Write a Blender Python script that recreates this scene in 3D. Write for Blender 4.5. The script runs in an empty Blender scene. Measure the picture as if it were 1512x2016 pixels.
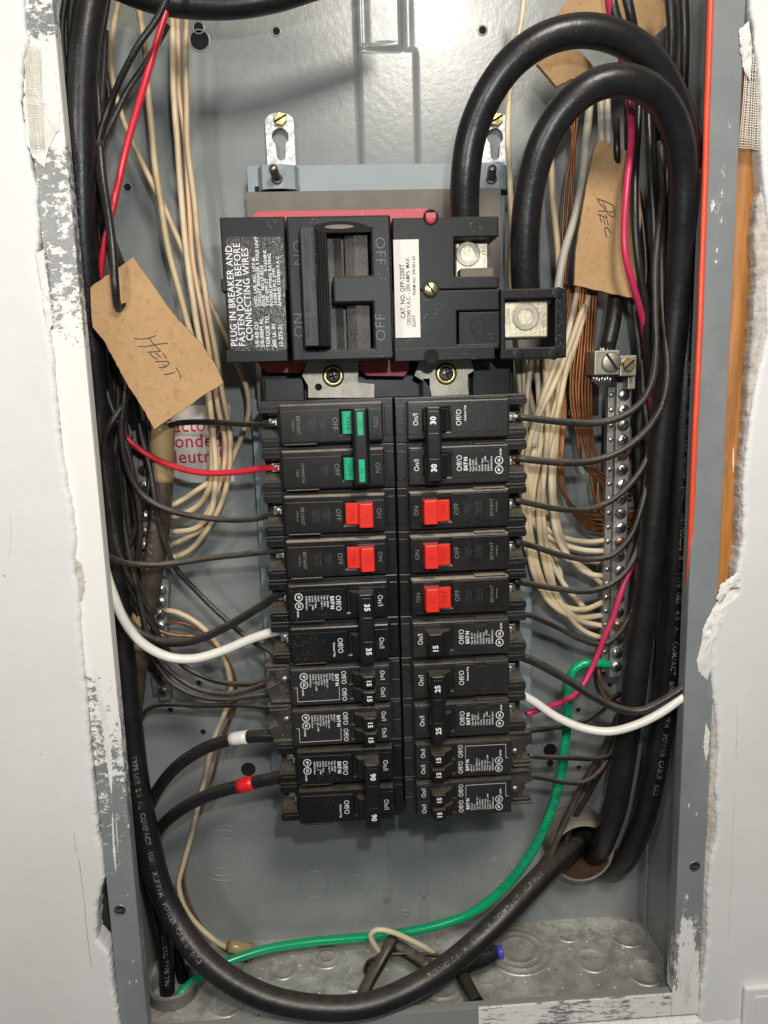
import bpy, bmesh, math, random
from mathutils import Vector, Matrix, noise
random.seed(7)
S = 0.001                      # everything below is written in millimetres
scene = bpy.context.scene
COL = scene.collection
# ------------------------------------------------------------------ camera (x right, y into the wall, z up)
F = 1514.0
CAM = Vector((-33.039, -421.405, 393.806))
def rot(rx, ry, rz):
    return (Matrix.Rotation(rz, 3, 'Z') @ Matrix.Rotation(ry, 3, 'Y') @ Matrix.Rotation(rx, 3, 'X'))
ANG = (-0.172308, 0.028713, -0.058540)
MR = rot(*ANG)
cam = bpy.data.objects.new('camera', bpy.data.cameras.new('camera'))
COL.objects.link(cam)
cam.data.sensor_fit = 'HORIZONTAL'; cam.data.sensor_width = 36; cam.data.lens = 36*F/1512
cam.data.clip_start = 0.01; cam.data.clip_end = 50
r_, f_, u_ = MR.col[0], MR.col[1], MR.col[2]
m3 = Matrix((r_, u_, -f_)).transposed()
cam.matrix_world = Matrix.Translation(CAM*S) @ m3.to_4x4()
scene.camera = cam
# ------------------------------------------------------------------ room light
w = bpy.data.worlds.new('World'); scene.world = w; w.use_nodes = True
w.node_tree.nodes['Background'].inputs[0].default_value = (0.85, 0.92, 1, 1)
w.node_tree.nodes['Background'].inputs[1].default_value = 0.11
def area(name, loc, target, size, power, col):
    l = bpy.data.lights.new(name, 'AREA'); l.size = size; l.energy = power; l.color = col
    o = bpy.data.objects.new(name, l); COL.objects.link(o)
    o.location = Vector(loc)*S
    o.rotation_euler = (Vector(target)-Vector(loc)).to_track_quat('-Z', 'Y').to_euler()
    return o
area('ceiling_lamp', (130, -720, 980), (20, 60, 400), 0.19, 7.3, (1, 0.93, 0.83))
area('work_lamp', (-330, -560, 560), (0, 60, 250), 0.06, 1.15, (1, 0.94, 0.87))
area('phone_lamp', (0, -430, 470), (0, 60, 250), 0.014, .95, (0.95, 0.98, 1))
scene.view_settings.view_transform = 'Standard'
scene.view_settings.look = 'None'
scene.view_settings.exposure = 0
scene.view_settings.gamma = 1
try: scene.cycles.use_denoising = True
except Exception: pass

# ------------------------------------------------------------------ placing: a photo direction met with a real plane y = const
def at(u, v, y):
    d = MR @ Vector(((u-756)/F, 1, -(v-1008)/F))
    t = (y-CAM.y)/d.y
    return CAM + d*t

# ------------------------------------------------------------------ materials
def nd(t, k, **a):
    n = t.nodes.new(k)
    for p, q in a.items(): setattr(n, p, q)
    return n
def mth(t, op, a, b=None, clamp=False):
    n = nd(t, 'ShaderNodeMath', operation=op, use_clamp=clamp)
    for i, x in enumerate((a, b)):
        if x is None: continue
        if isinstance(x, (int, float)): n.inputs[i].default_value = x
        else: t.links.new(x, n.inputs[i])
    return n.outputs[0]
def mixc(t, f, a, b):
    n = nd(t, 'ShaderNodeMix', data_type='RGBA')
    for s, x in ((n.inputs[0], f), (n.inputs[6], a), (n.inputs[7], b)):
        if isinstance(x, (int, float)): s.default_value = x
        elif isinstance(x, tuple): s.default_value = (*x[:3], 1)
        else: t.links.new(x, s)
    return n.outputs[2]
def coords(t):
    return nd(t, 'ShaderNodeTexCoord').outputs['Object']
def pos(t):
    return nd(t, 'ShaderNodeNewGeometry').outputs['Position']
def noi(t, co, scale, detail=4, rough=.6, stretch=None):
    if stretch:
        m = nd(t, 'ShaderNodeMapping'); m.inputs['Scale'].default_value = stretch
        t.links.new(co, m.inputs[0]); co = m.outputs[0]
    n = nd(t, 'ShaderNodeTexNoise'); n.inputs['Scale'].default_value = scale
    n.inputs['Detail'].default_value = detail; n.inputs['Roughness'].default_value = rough
    t.links.new(co, n.inputs['Vector'])
    return n.outputs[0]
def ramp(t, x, a, b, lo=0., hi=1.):
    n = nd(t, 'ShaderNodeMapRange', interpolation_type='SMOOTHSTEP')
    n.inputs[1].default_value = a; n.inputs[2].default_value = b; n.inputs[3].default_value = lo; n.inputs[4].default_value = hi
    t.links.new(x, n.inputs[0]); return n.outputs[0]
def stops(t, x, lst):
    """piecewise linear value over x given [(pos,val),...] (0..1)"""
    n = nd(t, 'ShaderNodeValToRGB'); e = n.color_ramp.elements
    while len(e) < len(lst): e.new(.5)
    for q, (p, v) in zip(e, lst):
        q.position = p; q.color = (v, v, v, 1)
    t.links.new(x, n.inputs[0]); return n.outputs[0]
DUST = (0.33, 0.27, 0.19)
def mat(name, col, rough=.5, metal=0., dust=0., film=0., vary=0., vscale=60, bump=0., bscale=900, col2=None, c2=(.45, .6),
        c2scale=80, specks=0., coat=0., stretch=None, dustcol=DUST, spec=.5):
    m = bpy.data.materials.new(name); m.use_nodes = True
    t = m.node_tree; b = t.nodes['Principled BSDF']
    b.inputs['Roughness'].default_value = rough; b.inputs['Metallic'].default_value = metal
    b.inputs['Specular IOR Level'].default_value = spec
    if coat: b.inputs['Coat Weight'].default_value = coat; b.inputs['Coat Roughness'].default_value = .15
    p = pos(t); c = tuple(col); R = rough
    if vary:
        f = noi(t, p, vscale, 5, .65, stretch)
        c = mixc(t, ramp(t, f, .3, .7), tuple(x*(1-vary) for x in col), tuple(min(1, x*(1+vary)) for x in col))
    if col2:
        f = noi(t, p, c2scale, 6, .65, stretch)
        c = mixc(t, ramp(t, f, c2[0], c2[1]), c, col2)
    if film or dust:
        n = nd(t, 'ShaderNodeNewGeometry').outputs['Normal']
        s = nd(t, 'ShaderNodeSeparateXYZ'); t.links.new(n, s.inputs[0])
        up = ramp(t, s.outputs[2], .25, .95)
        nn = noi(t, p, 160, 5, .7)
        k = mth(t, 'MULTIPLY', mth(t, 'MULTIPLY', up, ramp(t, nn, .25, .6, .35, 1.)), dust)
        fl = mth(t, 'MULTIPLY', ramp(t, noi(t, p, 45, 6, .75), .35, .75), film)
        k = mth(t, 'MAXIMUM', k, fl)
        c = mixc(t, k, c, dustcol)
        R = mth(t, 'ADD', mth(t, 'MULTIPLY', k, .6), rough, True)
        t.links.new(R, b.inputs['Roughness'])
    if specks:
        v = nd(t, 'ShaderNodeTexVoronoi'); v.inputs['Scale'].default_value = 620; t.links.new(p, v.inputs['Vector'])
        sp = mth(t, 'MULTIPLY', mth(t, 'LESS_THAN', v.outputs['Distance'], .12), mth(t, 'GREATER_THAN', noi(t, p, 40, 2), .57))
        c = mixc(t, mth(t, 'MULTIPLY', sp, specks), c, (.7, .66, .58))
    if isinstance(c, tuple): b.inputs['Base Color'].default_value = (*c, 1)
    else: t.links.new(c, b.inputs['Base Color'])
    if bump:
        bn = nd(t, 'ShaderNodeBump'); bn.inputs['Strength'].default_value = bump; bn.inputs['Distance'].default_value = .0006
        t.links.new(noi(t, p, bscale, 3, .6, stretch), bn.inputs['Height']); t.links.new(bn.outputs[0], b.inputs['Normal'])
    return m
M = {}
M['box'] = mat('grey_enamel', (.235, .257, .255), .25, vary=.07, vscale=14, bump=.16, bscale=240, film=.08, specks=.4, dust=.3)
M['plate'] = mat('blue_grey_steel', (.25, .30, .32), .36, vary=.08, vscale=20, bump=.1, bscale=500, film=.1, dust=.4, specks=.3)
M['black_old'] = mat('dusty_black_plastic', (.009, .009, .0095), .34, dust=.42, film=.03, bump=.12, bscale=1500, specks=.1, dustcol=(.2, .175, .14), spec=.38)
M['face_old'] = mat('dusty_black_face', (.0085, .0085, .009), .32, dust=1.1, film=.03, bump=.1, bscale=1500, specks=.12, dustcol=(.40, .33, .23), spec=.36)
M['black_mid'] = mat('scuffed_black_plastic', (.016, .0157, .015), .33, dust=.34, film=.045, bump=.2, bscale=900, specks=.2, dustcol=(.24, .21, .17), spec=.42)
M['black_new'] = mat('clean_black_plastic', (.005, .0055, .0065), .30, dust=.22, film=.02, bump=.08, bscale=1500, specks=.3)
M['main_black'] = mat('moulded_black_plastic', (.006, .0066, .0078), .42, spec=.26, dust=.3, film=.012, bump=.06, bscale=700, specks=.5)
M['handle_black'] = mat('handle_black_plastic', (.0065, .0065, .0075), .3, dust=.25, film=.02)
M['toggle'] = mat('toggle_plastic', (.008, .008, .009), .42, dust=.4, film=.03, spec=.35)
M['rust_line'] = mat('brown_scrape_line', (.36, .25, .17), .8, vary=.3, vscale=200)
M['pencil'] = mat('grey_scuff_line', (.50, .49, .47), .8)
M['red_p'] = mat('red_plastic', (.72, .03, .016), .33, dust=.25, vary=.05)
M['green_p'] = mat('green_plastic', (.01, .36, .17), .35, dust=.15, vary=.08)
M['white_ink'] = mat('white_ink', (.78, .79, .78), .55, vary=.12, vscale=900)
M['grey_ink'] = mat('worn_grey_ink', (.16, .15, .13), .6, vary=.35, vscale=500)
M['faint_ink'] = mat('faint_ink', (.07, .065, .06), .6, vary=.3, vscale=500)
M['cable_ink'] = mat('cable_print_ink', (.26, .26, .25), .6, col2=(.05, .05, .05), c2=(.42, .6), c2scale=300)
M['blue_ink'] = mat('blue_cable_ink', (.035, .06, .09), .6, col2=(.015, .015, .02), c2scale=200)
M['black_ink'] = mat('black_ink', (.015, .015, .015), .6)
M['pen'] = mat('pen_ink', (.07, .06, .06), .5)
M['red_ink'] = mat('red_ink', (.55, .02, .05), .5)
M['highlight_letters'] = mat('raised_letter_highlight', (.05, .052, .054), .35, film=.2)  # paler grey paints in the highlights that raised ON and OFF letters catch
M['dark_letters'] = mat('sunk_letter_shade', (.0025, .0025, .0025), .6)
M['wire_black'] = mat('black_insulation', (.011, .0108, .0108), .34, dust=.28, film=.05, bump=.25, bscale=500, specks=.3)
M['wire_dusty'] = mat('dusty_black_insulation', (.017, .016, .0145), .38, dust=.42, film=.13, bump=.35, bscale=600, specks=.5)
M['wire_gloss'] = mat('glossy_black_insulation', (.01, .01, .011), .2, dust=.12, film=.02)
M['cable'] = mat('black_cable_jacket', (.0075, .008, .009), .34, dust=.22, film=.05, bump=.35, bscale=200, specks=.12, dustcol=(.21, .17, .13))
M['cable_brown'] = mat('grimy_cable_jacket', (.045, .034, .024), .45, dust=.5, film=.5, dustcol=(.16, .11, .07), bump=.3, bscale=260, specks=.7)
M['wire_cream'] = mat('cream_insulation', (.66, .53, .34), .38, vary=.10, vscale=30, col2=(.50, .37, .22), c2=(.52, .75), c2scale=45, film=.05)
M['wire_cream2'] = mat('aged_cream_insulation', (.56, .43, .26), .4, vary=.14, vscale=30, col2=(.38, .27, .15), c2=(.5, .72), c2scale=40, film=.1)
M['wire_cream3'] = mat('pale_cream_insulation', (.70, .60, .42), .36, vary=.08, vscale=30, col2=(.56, .45, .28), c2=(.52, .75), c2scale=50, film=.04)
M['wire_peach'] = mat('peach_insulation', (.62, .43, .27), .4, vary=.1, vscale=40)
M['wire_grey'] = mat('grey_white_insulation', (.50, .47, .38), .36, vary=.1, vscale=40)
M['wire_white'] = mat('white_insulation', (.80, .78, .70), .32, vary=.05, vscale=40, film=.05)
M['wire_red'] = mat('red_insulation', (.62, .022, .045), .28, vary=.08, film=.05)
M['wire_pink'] = mat('pink_insulation', (.56, .03, .10), .34, vary=.08, film=.04)
M['wire_orange'] = mat('orange_insulation', (.78, .085, .035), .35, vary=.08)
M['wire_green'] = mat('green_insulation', (.004, .37, .15), .24, vary=.06)
M['copper'] = mat('bare_copper', (.30, .125, .05), .42, metal=.8, vary=.3, vscale=60, col2=(.16, .07, .035), c2=(.5, .7), c2scale=50)
M['copper_dull'] = mat('dull_copper', (.26, .12, .06), .5, metal=.6, vary=.3, vscale=200)
M['alu'] = mat('bright_aluminium', (.78, .78, .76), .3, metal=1, vary=.15, vscale=200)
M['tin'] = mat('tinned_metal', (.36, .34, .28), .45, metal=.8, vary=.15, vscale=120, film=.2, bump=.2)
M['lug'] = mat('plated_lug_metal', (.62, .56, .42), .4, metal=.9, vary=.12, vscale=90, col2=(.45, .36, .2), c2=(.55, .75), c2scale=160, bump=.25, bscale=500)
M['bar'] = mat('terminal_bar_metal', (.33, .33, .32), .5, metal=.8, vary=.3, vscale=150, film=.35, bump=.5, col2=(.22, .13, .08), c2=(.6, .75), c2scale=70)
M['screw'] = mat('screw_steel', (.50, .50, .49), .36, metal=1, vary=.25, vscale=300)
M['screw_dark'] = mat('tarnished_screw', (.28, .25, .22), .4, metal=.9, vary=.3, vscale=300)
M['screw_rust'] = mat('brown_screw', (.30, .16, .10), .4, metal=.8, vary=.3, vscale=300)
M['brass'] = mat('yellow_zinc_plating', (.75, .62, .28), .3, metal=.95, vary=.15, vscale=200)
M['galv'] = mat('galvanised_steel', (.58, .59, .60), .4, metal=.7, col2=(.33, .34, .36), c2=(.42, .58), c2scale=330)
M['bottom'] = mat('dirty_galvanised_steel', (.52, .515, .48), .38, metal=.35, vary=.25, vscale=16, col2=(.36, .34, .29), c2=(.40, .66), c2scale=110, dust=0, film=.06, specks=1., bump=.5, bscale=300)
M['fibre'] = mat('brown_fibreboard', (.165, .15, .12), .7, vary=.1, bump=.2)
M['red_fibre'] = mat('red_fibreboard', (.47, .06, .075), .5, col2=(.62, .2, .2), c2=(.6, .72), c2scale=240, stretch=(1, 1, 2))
M['socket'] = mat('socket_shade', (.05, .045, .04), .5, metal=.2)  # hex socket walls coloured near black for the shade inside them
M['rust'] = mat('rusty_brown_lining', (.065, .034, .014), .8, vary=.3, vscale=200)
M['void'] = mat('opening_shade', (.006, .006, .006), .9)  # near-black patches that paint the shade of holes, slots and recesses
M['card'] = mat('corrugated_cardboard', (.43, .265, .125), .85, vary=.09, vscale=22, bump=.5, bscale=700, col2=(.31, .18, .075), c2=(.5, .75), c2scale=300)
M['card_edge'] = mat('cardboard_edge', (.36, .22, .11), .85, vary=.25, vscale=400, bump=.6, bscale=900)
M['paper_white'] = mat('white_label_paper', (.66, .635, .57), .5, vary=.05, vscale=60, col2=(.55, .47, .35), c2=(.66, .8), c2scale=120)
M['label_black'] = mat('mottled_black_label', (.016, .014, .012), .28, col2=(.16, .135, .10), c2=(.52, .72), c2scale=520, bump=.5, bscale=500)
M['label_dark'] = mat('black_label', (.015, .014, .013), .4, film=.1)
M['tape_tan'] = mat('tan_tape', (.42, .30, .15), .3, vary=.1)
M['tape_white'] = mat('white_tape', (.75, .73, .66), .35, vary=.05)
M['tape_red'] = mat('red_tape', (.75, .015, .02), .3, vary=.05)
M['blue'] = mat('blue_plastic', (.06, .07, .55), .35)
M['conduit'] = mat('grey_conduit_plastic', (.22, .22, .21), .42, vary=.2, film=.3, metal=.3, bump=.2)
M['conduit_cream'] = mat('conduit_rim_plastic', (.19, .17, .14), .5, vary=.25, film=.2, bump=.3)
M['wood'] = mat('orange_stud_wood', (.45, .18, .035), .5, vary=.45, vscale=60, stretch=(1, 1, .10), col2=(.17, .065, .018), c2=(.5, .66), c2scale=34, bump=.4, bscale=160)
M['mesh'] = mat('fibreglass_mesh', (.75, .73, .66), .6)
M['gypsum'] = mat('torn_gypsum', (.50, .46, .41), .9, vary=.25, vscale=170, bump=1, bscale=500)
M['plaster'] = mat('plaster_smear', (.74, .72, .66), .65, vary=.06, bump=.6, bscale=220)
M['paint_white'] = mat('white_paint_smear', (.74, .73, .69), .5, vary=.08, bump=.5, bscale=400)
M['backing'] = mat('wall_gap_shade', (.03, .027, .024), .9)  # near-black colour gives the gaps round the box their shade

def wall_mat():
    m = bpy.data.materials.new('painted_drywall'); m.use_nodes = True
    t = m.node_tree; b = t.nodes['Principled BSDF']; p = pos(t)
    c = mixc(t, ramp(t, noi(t, p, 7, 4), .35, .65), (.71, .70, .675), (.765, .755, .735))
    c = mixc(t, mth(t, 'MULTIPLY', ramp(t, noi(t, p, 130, 5, .8), .68, .76), .55), c, (.45, .38, .31))
    t.links.new(c, b.inputs['Base Color']); b.inputs['Roughness'].default_value = .55
    bn = nd(t, 'ShaderNodeBump'); bn.inputs['Strength'].default_value = .35; bn.inputs['Distance'].default_value = .0012
    h = mth(t, 'ADD', noi(t, p, 60, 5, .55), mth(t, 'MULTIPLY', noi(t, p, 9, 3), 2.))
    t.links.new(h, bn.inputs['Height']); t.links.new(bn.outputs[0], b.inputs['Normal'])
    return m
M['wall'] = wall_mat()

def lip_mat(name, cover, streak, fine=95, tint=(.80, .785, .73)):
    """grey enamel with leftover white wall paint; cover = [(z_mm, amount)], amount of paint along the height"""
    m = bpy.data.materials.new(name); m.use_nodes = True
    t = m.node_tree; b = t.nodes['Principled BSDF']; p = pos(t)
    s = nd(t, 'ShaderNodeSeparateXYZ'); t.links.new(p, s.inputs[0])
    zz = mth(t, 'DIVIDE', mth(t, 'ADD', s.outputs[2], .02), .70)
    cv = stops(t, zz, [((z+20)/700, a) for z, a in cover])
    n = noi(t, p, fine, 7, .78, streak)
    n2 = noi(t, p, 24, 4, .6, (1, 1, .5))
    nn = mth(t, 'ADD', mth(t, 'MULTIPLY', n, .62), mth(t, 'MULTIPLY', n2, .38))
    k = ramp(t, mth(t, 'ADD', nn, mth(t, 'SUBTRACT', cv, 1.)), -.012, .012)
    base = mixc(t, ramp(t, noi(t, p, 40, 4), .3, .7), (.20, .215, .22), (.235, .25, .255))
    sc = mth(t, 'GREATER_THAN', noi(t, p, 260, 4, .7, (1, 1, .4)), .70)
    base = mixc(t, mth(t, 'MULTIPLY', sc, .5), base, (.5, .5, .48))
    c = mixc(t, k, base, tint)
    t.links.new(c, b.inputs['Base Color']); t.links.new(ramp(t, k, 0, 1, .36, .6), b.inputs['Roughness'])
    bn = nd(t, 'ShaderNodeBump'); bn.inputs['Strength'].default_value = .5; bn.inputs['Distance'].default_value = .0005
    t.links.new(mth(t, 'ADD', k, mth(t, 'MULTIPLY', noi(t, p, 300, 3), .4)), bn.inputs['Height']); t.links.new(bn.outputs[0], b.inputs['Normal'])
    return m

# ------------------------------------------------------------------ mesh helpers
class MB:
    """collects shapes into one mesh; coordinates in mm"""
    def __init__(s, mats=None): s.bm = bmesh.new(); s.mats = []
    def mi(s, m):
        if m not in s.mats: s.mats.append(m)
        return s.mats.index(m)
    def _paint(s, faces, m, smooth=False):
        i = s.mi(m)
        for f in faces: f.material_index = i; f.smooth = smooth
    def box(s, x0, x1, y0, y1, z0, z1, b=0., m=None, seg=2, M4=None, smooth=False):
        old = set(s.bm.faces)
        co = [(x, y, z) for x in (x0, x1) for y in (y0, y1) for z in (z0, z1)]
        v = [s.bm.verts.new(c) for c in co]
        F_ = [(0, 1, 3, 2), (4, 6, 7, 5), (0, 4, 5, 1), (2, 3, 7, 6), (0, 2, 6, 4), (1, 5, 7, 3)]
        fs = [s.bm.faces.new([v[i] for i in q]) for q in F_]
        bmesh.ops.recalc_face_normals(s.bm, faces=fs)
        if b > 0:
            es = list({e for f in fs for e in f.edges})
            bmesh.ops.bevel(s.bm, geom=es, offset=b, offset_type='OFFSET', segments=seg, profile=.5, affect='EDGES', clamp_overlap=True)
        new = [f for f in s.bm.faces if f not in old]
        if M4 is not None:
            bmesh.ops.transform(s.bm, matrix=M4, verts=list({q for f in new for q in f.verts}))
        s._paint(new, m, smooth); return new
    def prism(s, poly, axis, a, b, bev=0., m=None, seg=2, M4=None, smooth=False):
        """poly = 2D points; axis 'x': poly=(y,z); 'y': poly=(x,z); 'z': poly=(x,y)"""
        old = set(s.bm.faces)
        def P(p, k):
            return {'x': (k, p[0], p[1]), 'y': (p[0], k, p[1]), 'z': (p[0], p[1], k)}[axis]
        A = [s.bm.verts.new(P(p, a)) for p in poly]; B = [s.bm.verts.new(P(p, b)) for p in poly]
        fs = [s.bm.faces.new(A), s.bm.faces.new(B)]
        n = len(poly)
        for i in range(n): fs.append(s.bm.faces.new((A[i], A[(i+1) % n], B[(i+1) % n], B[i])))
        bmesh.ops.recalc_face_normals(s.bm, faces=fs)
        if bev > 0:
            es = [e for e in {e for f in fs for e in f.edges} if e.calc_face_angle(0) > .5]
            bmesh.ops.bevel(s.bm, geom=es, offset=bev, offset_type='OFFSET', segments=seg, profile=.5, affect='EDGES', clamp_overlap=True)
        new = [f for f in s.bm.faces if f not in old]
        if M4 is not None: bmesh.ops.transform(s.bm, matrix=M4, verts=list({q for f in new for q in f.verts}))
        s._paint(new, m, smooth); return new
    def cells(s, xs, zs, keep, yf, yb, bev=0., m=None):
        """plate with openings: grid of cells (row 0 = top), merged, sharp edges bevelled"""
        old = set(s.bm.faces); V = {}
        def v(i, j, y):
            k = (i, j, y)
            if k not in V: V[k] = s.bm.verts.new((xs[i], y, zs[j]))
            return V[k]
        fs = []
        def on(r, c): return 0 <= r < len(keep) and 0 <= c < len(keep[0]) and keep[r][c] == '#'
        for r in range(len(keep)):
            for c in range(len(keep[0])):
                if not on(r, c): continue
                for y in (yf, yb): fs.append(s.bm.faces.new((v(c, r, y), v(c+1, r, y), v(c+1, r+1, y), v(c, r+1, y))))
                for dr, dc, a, b in ((-1, 0, (c, r), (c+1, r)), (1, 0, (c, r+1), (c+1, r+1)), (0, -1, (c, r), (c, r+1)), (0, 1, (c+1, r), (c+1, r+1))):
                    if not on(r+dr, c+dc):
                        fs.append(s.bm.faces.new((v(*a, yf), v(*b, yf), v(*b, yb), v(*a, yb))))
        bmesh.ops.recalc_face_normals(s.bm, faces=fs)
        if bev:
            es = [e for e in {e for f in fs for e in f.edges} if len(e.link_faces) == 2 and e.calc_face_angle(0) > .5]
            bmesh.ops.bevel(s.bm, geom=es, offset=bev, offset_type='OFFSET', segments=2, profile=.5, affect='EDGES', clamp_overlap=True)
        new = [f for f in s.bm.faces if f not in old]; s._paint(new, m); return new
    def lathe(s, prof, n=24, c=(0, 0, 0), axis=Vector((0, -1, 0)), m=None, smooth=True, phase=0., close=True):
        """prof = [(radius, height along axis)]"""
        ax = Vector(axis).normalized(); u = ax.orthogonal().normalized(); w_ = ax.cross(u); c = Vector(c)
        rings = []
        for r, h in prof:
            if r < 1e-6: rings.append([s.bm.verts.new(c+ax*h)]); continue
            rings.append([s.bm.verts.new(c+ax*h+(u*math.cos(a)+w_*math.sin(a))*r) for a in [phase+2*math.pi*i/n for i in range(n)]])
        fs = []
        for A, B in zip(rings, rings[1:]):
            if len(A) == 1 and len(B) == 1: continue
            for i in range(n):
                j = (i+1) % n
                if len(A) == 1: fs.append(s.bm.faces.new((A[0], B[j], B[i])))
                elif len(B) == 1: fs.append(s.bm.faces.new((A[i], A[j], B[0])))
                else: fs.append(s.bm.faces.new((A[i], A[j], B[j], B[i])))
        bmesh.ops.recalc_face_normals(s.bm, faces=fs)
        s._paint(fs, m, smooth); return fs
    def tube(s, pts, r, n=12, m=None, caps=True, rfun=None, flat=1.):
        fr = frames(pts)
        rings = []
        for k, (p, T, N, B) in enumerate(fr):
            rr = r if rfun is None else rfun(k/(len(fr)-1))*r
            rings.append([s.bm.verts.new(p+N*(math.cos(a)*rr)+B*(math.sin(a)*rr*flat)) for a in [2*math.pi*i/n for i in range(n)]])
        fs = []
        for A, C in zip(rings, rings[1:]):
            for i in range(n):
                j = (i+1) % n; fs.append(s.bm.faces.new((A[i], A[j], C[j], C[i])))
        i0 = s.mi(m)
        for f in fs: f.smooth = True; f.material_index = i0
        if caps:
            for q in (rings[0], rings[-1]):
                f = s.bm.faces.new(q); f.material_index = i0; fs.append(f)
        bmesh.ops.recalc_face_normals(s.bm, faces=fs)
        return fs
    def raw(s, verts, faces, m=None, smooth=False):
        v = [s.bm.verts.new(c) for c in verts]; fs = []
        for q in faces:
            try: fs.append(s.bm.faces.new([v[i] for i in q]))
            except ValueError: pass
        s._paint(fs, m, smooth); return fs
    def text(s, body, o, tx, ty, size, align='CENTER', bold=0., m=None, sx=1.):
        V, Fc = glyphs(body, align, bold)
        o, tx, ty = Vector(o), Vector(tx)*size*sx, Vector(ty)*size
        s.raw([o+tx*a+ty*b for a, b in V], Fc, m)
    def build(s, name, mat_, parent=None, **props):
        me = bpy.data.meshes.new(name)
        bmesh.ops.scale(s.bm, vec=(S, S, S), verts=s.bm.verts)
        s.bm.to_mesh(me); s.bm.free()
        mats = s.mats
        if mats:
            for x in mats: me.materials.append(x or mat_)
        else: me.materials.append(mat_)
        o = bpy.data.objects.new(name, me); COL.objects.link(o)
        if parent is not None: o.parent = parent
        for k, v in props.items(): o[k] = v
        return o
def empty(name, loc, label, cat, group=None):
    o = bpy.data.objects.new(name, None); COL.objects.link(o); o.location = Vector(loc)*S
    o['label'] = label; o['category'] = cat
    if group: o['group'] = group
    o.empty_display_size = .01
    return o
def shift(mb, loc):
    bmesh.ops.translate(mb.bm, vec=-Vector(loc), verts=mb.bm.verts); return mb
_G = {}
def glyphs(body, align='CENTER', bold=0.):
    k = (body, align, bold)
    if k in _G: return _G[k]
    cu = bpy.data.curves.new('t', 'FONT'); cu.body = body; cu.size = 1; cu.align_x = align; cu.align_y = 'CENTER'
    cu.offset = bold; cu.resolution_u = 2; cu.space_line = .9; cu.space_character = 1.04
    ob = bpy.data.objects.new('t', cu); COL.objects.link(ob)
    bpy.context.view_layer.update()
    dg = bpy.context.evaluated_depsgraph_get()
    me = bpy.data.meshes.new_from_object(ob.evaluated_get(dg))
    V = [(v.co.x, v.co.y) for v in me.vertices]; Fc = [tuple(p.vertices) for p in me.polygons]
    bpy.data.objects.remove(ob); bpy.data.meshes.remove(me); bpy.data.curves.remove(cu)
    _G[k] = (V, Fc); return _G[k]
def smooth_path(pts, step=3.5):
    P = [Vector(p) for p in pts]
    if len(P) == 2: return [P[0].lerp(P[1], i/8) for i in range(9)]
    Q = [P[0]*2-P[1]]+P+[P[-1]*2-P[-2]]; out = []
    for i in range(1, len(Q)-2):
        a, b, c, d = Q[i-1:i+3]
        ta, tb, tc = [max(1e-3, (q-p).length**.5) for p, q in ((a, b), (b, c), (c, d))]
        n = max(2, int((c-b).length/step))
        m1 = ((b-a)/ta-(c-a)/(ta+tb)+(c-b)/tb)*tb; m2 = ((c-b)/tb-(d-b)/(tb+tc)+(d-c)/tc)*tb
        for k in range(n):
            t = k/n
            out.append(b*(2*t**3-3*t*t+1)+m1*(t**3-2*t*t+t)+c*(-2*t**3+3*t*t)+m2*(t**3-t*t))
    out.append(P[-1]); return out
def frames(P):
    T = []
    for i in range(len(P)):
        d = P[min(i+1, len(P)-1)]-P[max(i-1, 0)]; T.append(d.normalized())
    N = T[0].orthogonal().normalized(); out = []
    for p, t in zip(P, T):
        N = (N-t*N.dot(t)).normalized(); out.append((p, t, N, t.cross(N)))
    return out
def pix(lst, jit=0.): return [at(*p) for p in lst]
def print_on(mb, P, r, body, s0, size, m, bold=0., ang=0., flip=1, rev=False):
    """lettering laid on a round cable; s0 = start distance in mm along it"""
    V, Fc = glyphs(body, 'LEFT', bold)
    if rev: P = P[::-1]
    L = [0]
    for a, b in zip(P, P[1:]): L.append(L[-1]+(b-a).length)
    fr = frames(P); out = []
    import bisect
    for a, b in V:
        s = s0+a*size; i = min(max(bisect.bisect(L, s)-1, 0), len(P)-2)
        t = (s-L[i])/max(1e-6, L[i+1]-L[i]); p = P[i].lerp(P[i+1], t); T = fr[i][1].lerp(fr[i+1][1], t).normalized()
        n = Vector((0, -1, 0)); n = (n-T*n.dot(T)).normalized(); B = n.cross(T)
        q = b*size/r+ang
        out.append(p+(n*math.cos(q)+B*math.sin(q))*(r+.06))
    mb.raw(out, Fc, m)
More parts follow.
